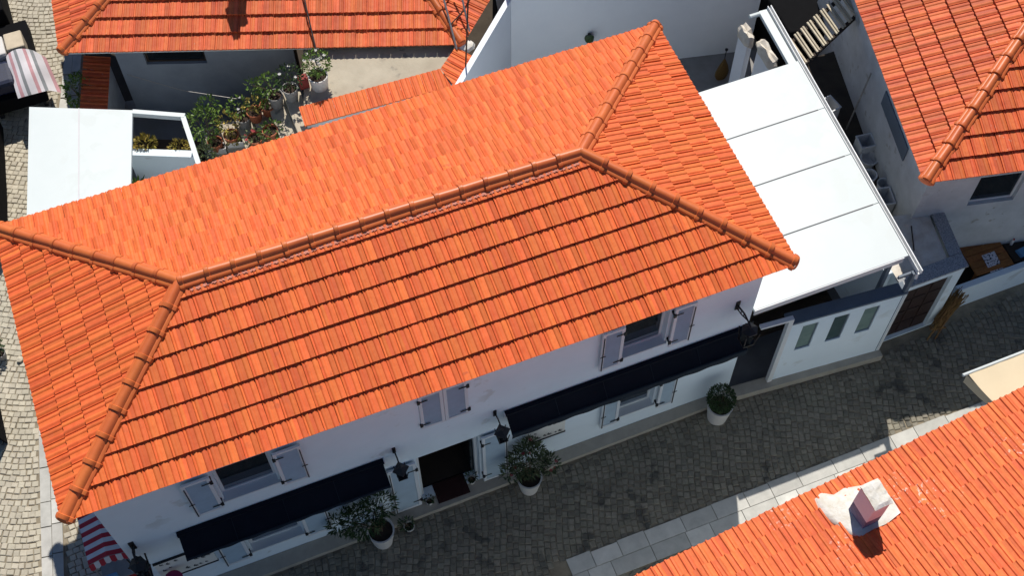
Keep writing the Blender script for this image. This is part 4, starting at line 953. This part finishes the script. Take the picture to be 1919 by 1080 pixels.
MB().lathe([(.02, 0), (.14, 0), (.14, .02), (.03, .04), (.025, 1.2), (.15, 1.21)], (.74, .1, .0), 14).build('pedestal', 'black', t)

# ================================================================== LOWER HOUSE
E0 = Vector((3.45, -3.76, 3.2)); E1 = Vector((18.4, -2.575, 3.2)); uE = (E1 - E0).normalized(); iE = Vector((uE.y, -uE.x, 0)); 
lh = thing('house', 'house across the street with flaking orange tile roof', 'house', (11, -5, 0))
LL = (E1 - E0).length; DL = 4.2; pl_ = .30
lr = MB().add([E1, E0, E0 + iE * DL + Vector((0, 0, DL * pl_)), E1 + iE * DL + Vector((0, 0, DL * pl_)), E0 + iE * 2 * DL, E1 + iE * 2 * DL], [(0, 1, 2, 3), (3, 2, 4, 5), (1, 4, 2), (0, 3, 5), (0, 5, 4, 1)]).build('roof', 'deck', lh)
k = Roof(lr, 'tile_flaked', .255, .385, .055, True); k.rag = .008
k.slope(E1, E0, iE, pl_, [(0, 0), (LL, 0), (LL, DL), (0, DL)], .5)
k.finish()
TL_ = Matrix.Translation((E0.x, E0.y, 0)) @ Matrix.Rotation(math.atan2(uE.y, uE.x), 4, 'Z')
MB().box(.3, LL - .3, -2 * DL + .3, -.3, -.03, 3.16, T=TL_).build('wall', 'plaster', lh)
MB().box(.02, LL - .02, -.28, -.02, 3.12, 3.18, T=TL_).build('eaves_board', 'pvc', lh)
ch = thing('chimney', 'white rendered chimney, tinted against bounce light, with white cap on the tile roof across the street', 'chimney', (11.78, -3.85, 3.4))
T = Matrix.Translation((11.71, -3.85, 0)) @ Matrix.Rotation(.05, 4, 'Z')
MB().box(-.15, .15, -.20, .20, 3.2, 3.85, T=T).build('lower_stack', 'stack_base', ch, bevel=.01)
MB().box(-.152, .152, -.202, .202, 3.852, 4.44, T=T).build('stack', 'tinted', ch, bevel=.01)
cp = MB(); n = 8; vs = []; fs = []
for i in range(n + 1):
    for j in range(5):
        x = -.165 + .33 * j / 4; y = -.225 + .45 * i / n
        vs.append((x, y, 4.45 + .05 * math.cos(x * 6) + rt.uniform(-.008, .008) - (.03 if i in (0, n) else 0)))
m0 = len(vs); vs += [(p[0], p[1], 4.442) for p in vs]
for i in range(n):
    for j in range(4): a = i * 5 + j; fs.append((a, a + 1, a + 6, a + 5))
for i in range(n): fs += [(i * 5, i * 5 + 5, m0 + i * 5 + 5, m0 + i * 5), (i * 5 + 4, m0 + i * 5 + 4, m0 + i * 5 + 9, i * 5 + 9)]
for j in range(4): fs += [(j, m0 + j, m0 + j + 1, j + 1), (n * 5 + j, n * 5 + j + 1, m0 + n * 5 + j + 1, m0 + n * 5 + j)]
cp.add(vs, fs, T).build('cap', 'mortar', ch)
def roofz(x, y):
    q = Vector((x, y, 0)) - Vector((E0.x, E0.y, 0)); return 3.2 + pl_ * q.dot(iE)
fl = [(11.22, -3.24), (11.18, -3.55), (11.26, -3.82), (11.36, -4.05), (11.48, -4.17), (11.7, -4.12), (12.0, -4.12), (12.30, -4.02), (12.30, -3.75), (12.24, -3.5), (12.02, -3.34), (11.72, -3.26), (11.5, -3.32), (11.36, -3.20)]
vs = [(11.78, -3.8, roofz(11.78, -3.8) + .16)]; N_ = len(fl)
for sc_, hh in ((.55, .13), (.85, .095), (1.0, .075), (1.03, .0)):
    for i, (x, y) in enumerate(fl):
        px = 11.78 + (x - 11.78) * sc_ + rt.uniform(-.02, .02); py = -3.75 + (y + 3.75) * sc_ + rt.uniform(-.02, .02); vs.append((px, py, roofz(px, py) + hh + rt.uniform(-.008, .012)))
fs = [(0, 1 + (i + 1) % N_, 1 + i) for i in range(N_)]
for r_ in range(3):
    for i in range(N_): a = 1 + r_ * N_; fs.append((a + i, a + (i + 1) % N_, a + N_ + (i + 1) % N_, a + N_ + i))
mo = MB().add(vs, fs).build('mortar_flashing', 'mortar', ch, smooth=60)
# beige awning on that house
ba = thing('beige_awning', 'beige cloth roller awning hanging over the street', 'awning', (16.4, -2.4, 2.8))
n = 20; vs = []; fs = []
for i in range(n + 1):
    for j in range(7):
        v = j / 6; x = 15.06 + 3.2 * i / n
        vs.append((x - .02 * v, -2.85 + .85 * v, 3.06 - .24 * v - .035 * math.sin(math.pi * v) + .004 * math.sin(i * 2.)))
for i in range(n):
    for j in range(6): a = i * 7 + j; fs.append((a, a + 7, a + 8, a + 1))
MB().add(vs, fs).build('fabric', 'beige', ba, smooth=60)
MB().tube([(14.94, -2.01, 2.82), (18.3, -1.99, 2.82)], .03, 10).build('front_bar', 'white_metal', ba)
MB().add([(15.06, -2.85, 3.04), (15.02, -2.02, 2.80), (14.99, -2.06, 2.60), (15.02, -2.45, 2.72), (15.05, -2.85, 2.9)], [(0, 1, 2, 3, 4)]).build('side_flap', 'beige', ba)
MB().tube([(15.2, -2.75, 2.8), (15.15, -2.04, 2.78)], .018, 6).build('arm', 'pvc', ba)

# ------------------------------------------------------------------ render
S.render.engine = 'CYCLES'
S.cycles.max_bounces = 6; S.cycles.diffuse_bounces = 4
S.render.resolution_x = 1024; S.render.resolution_y = 577
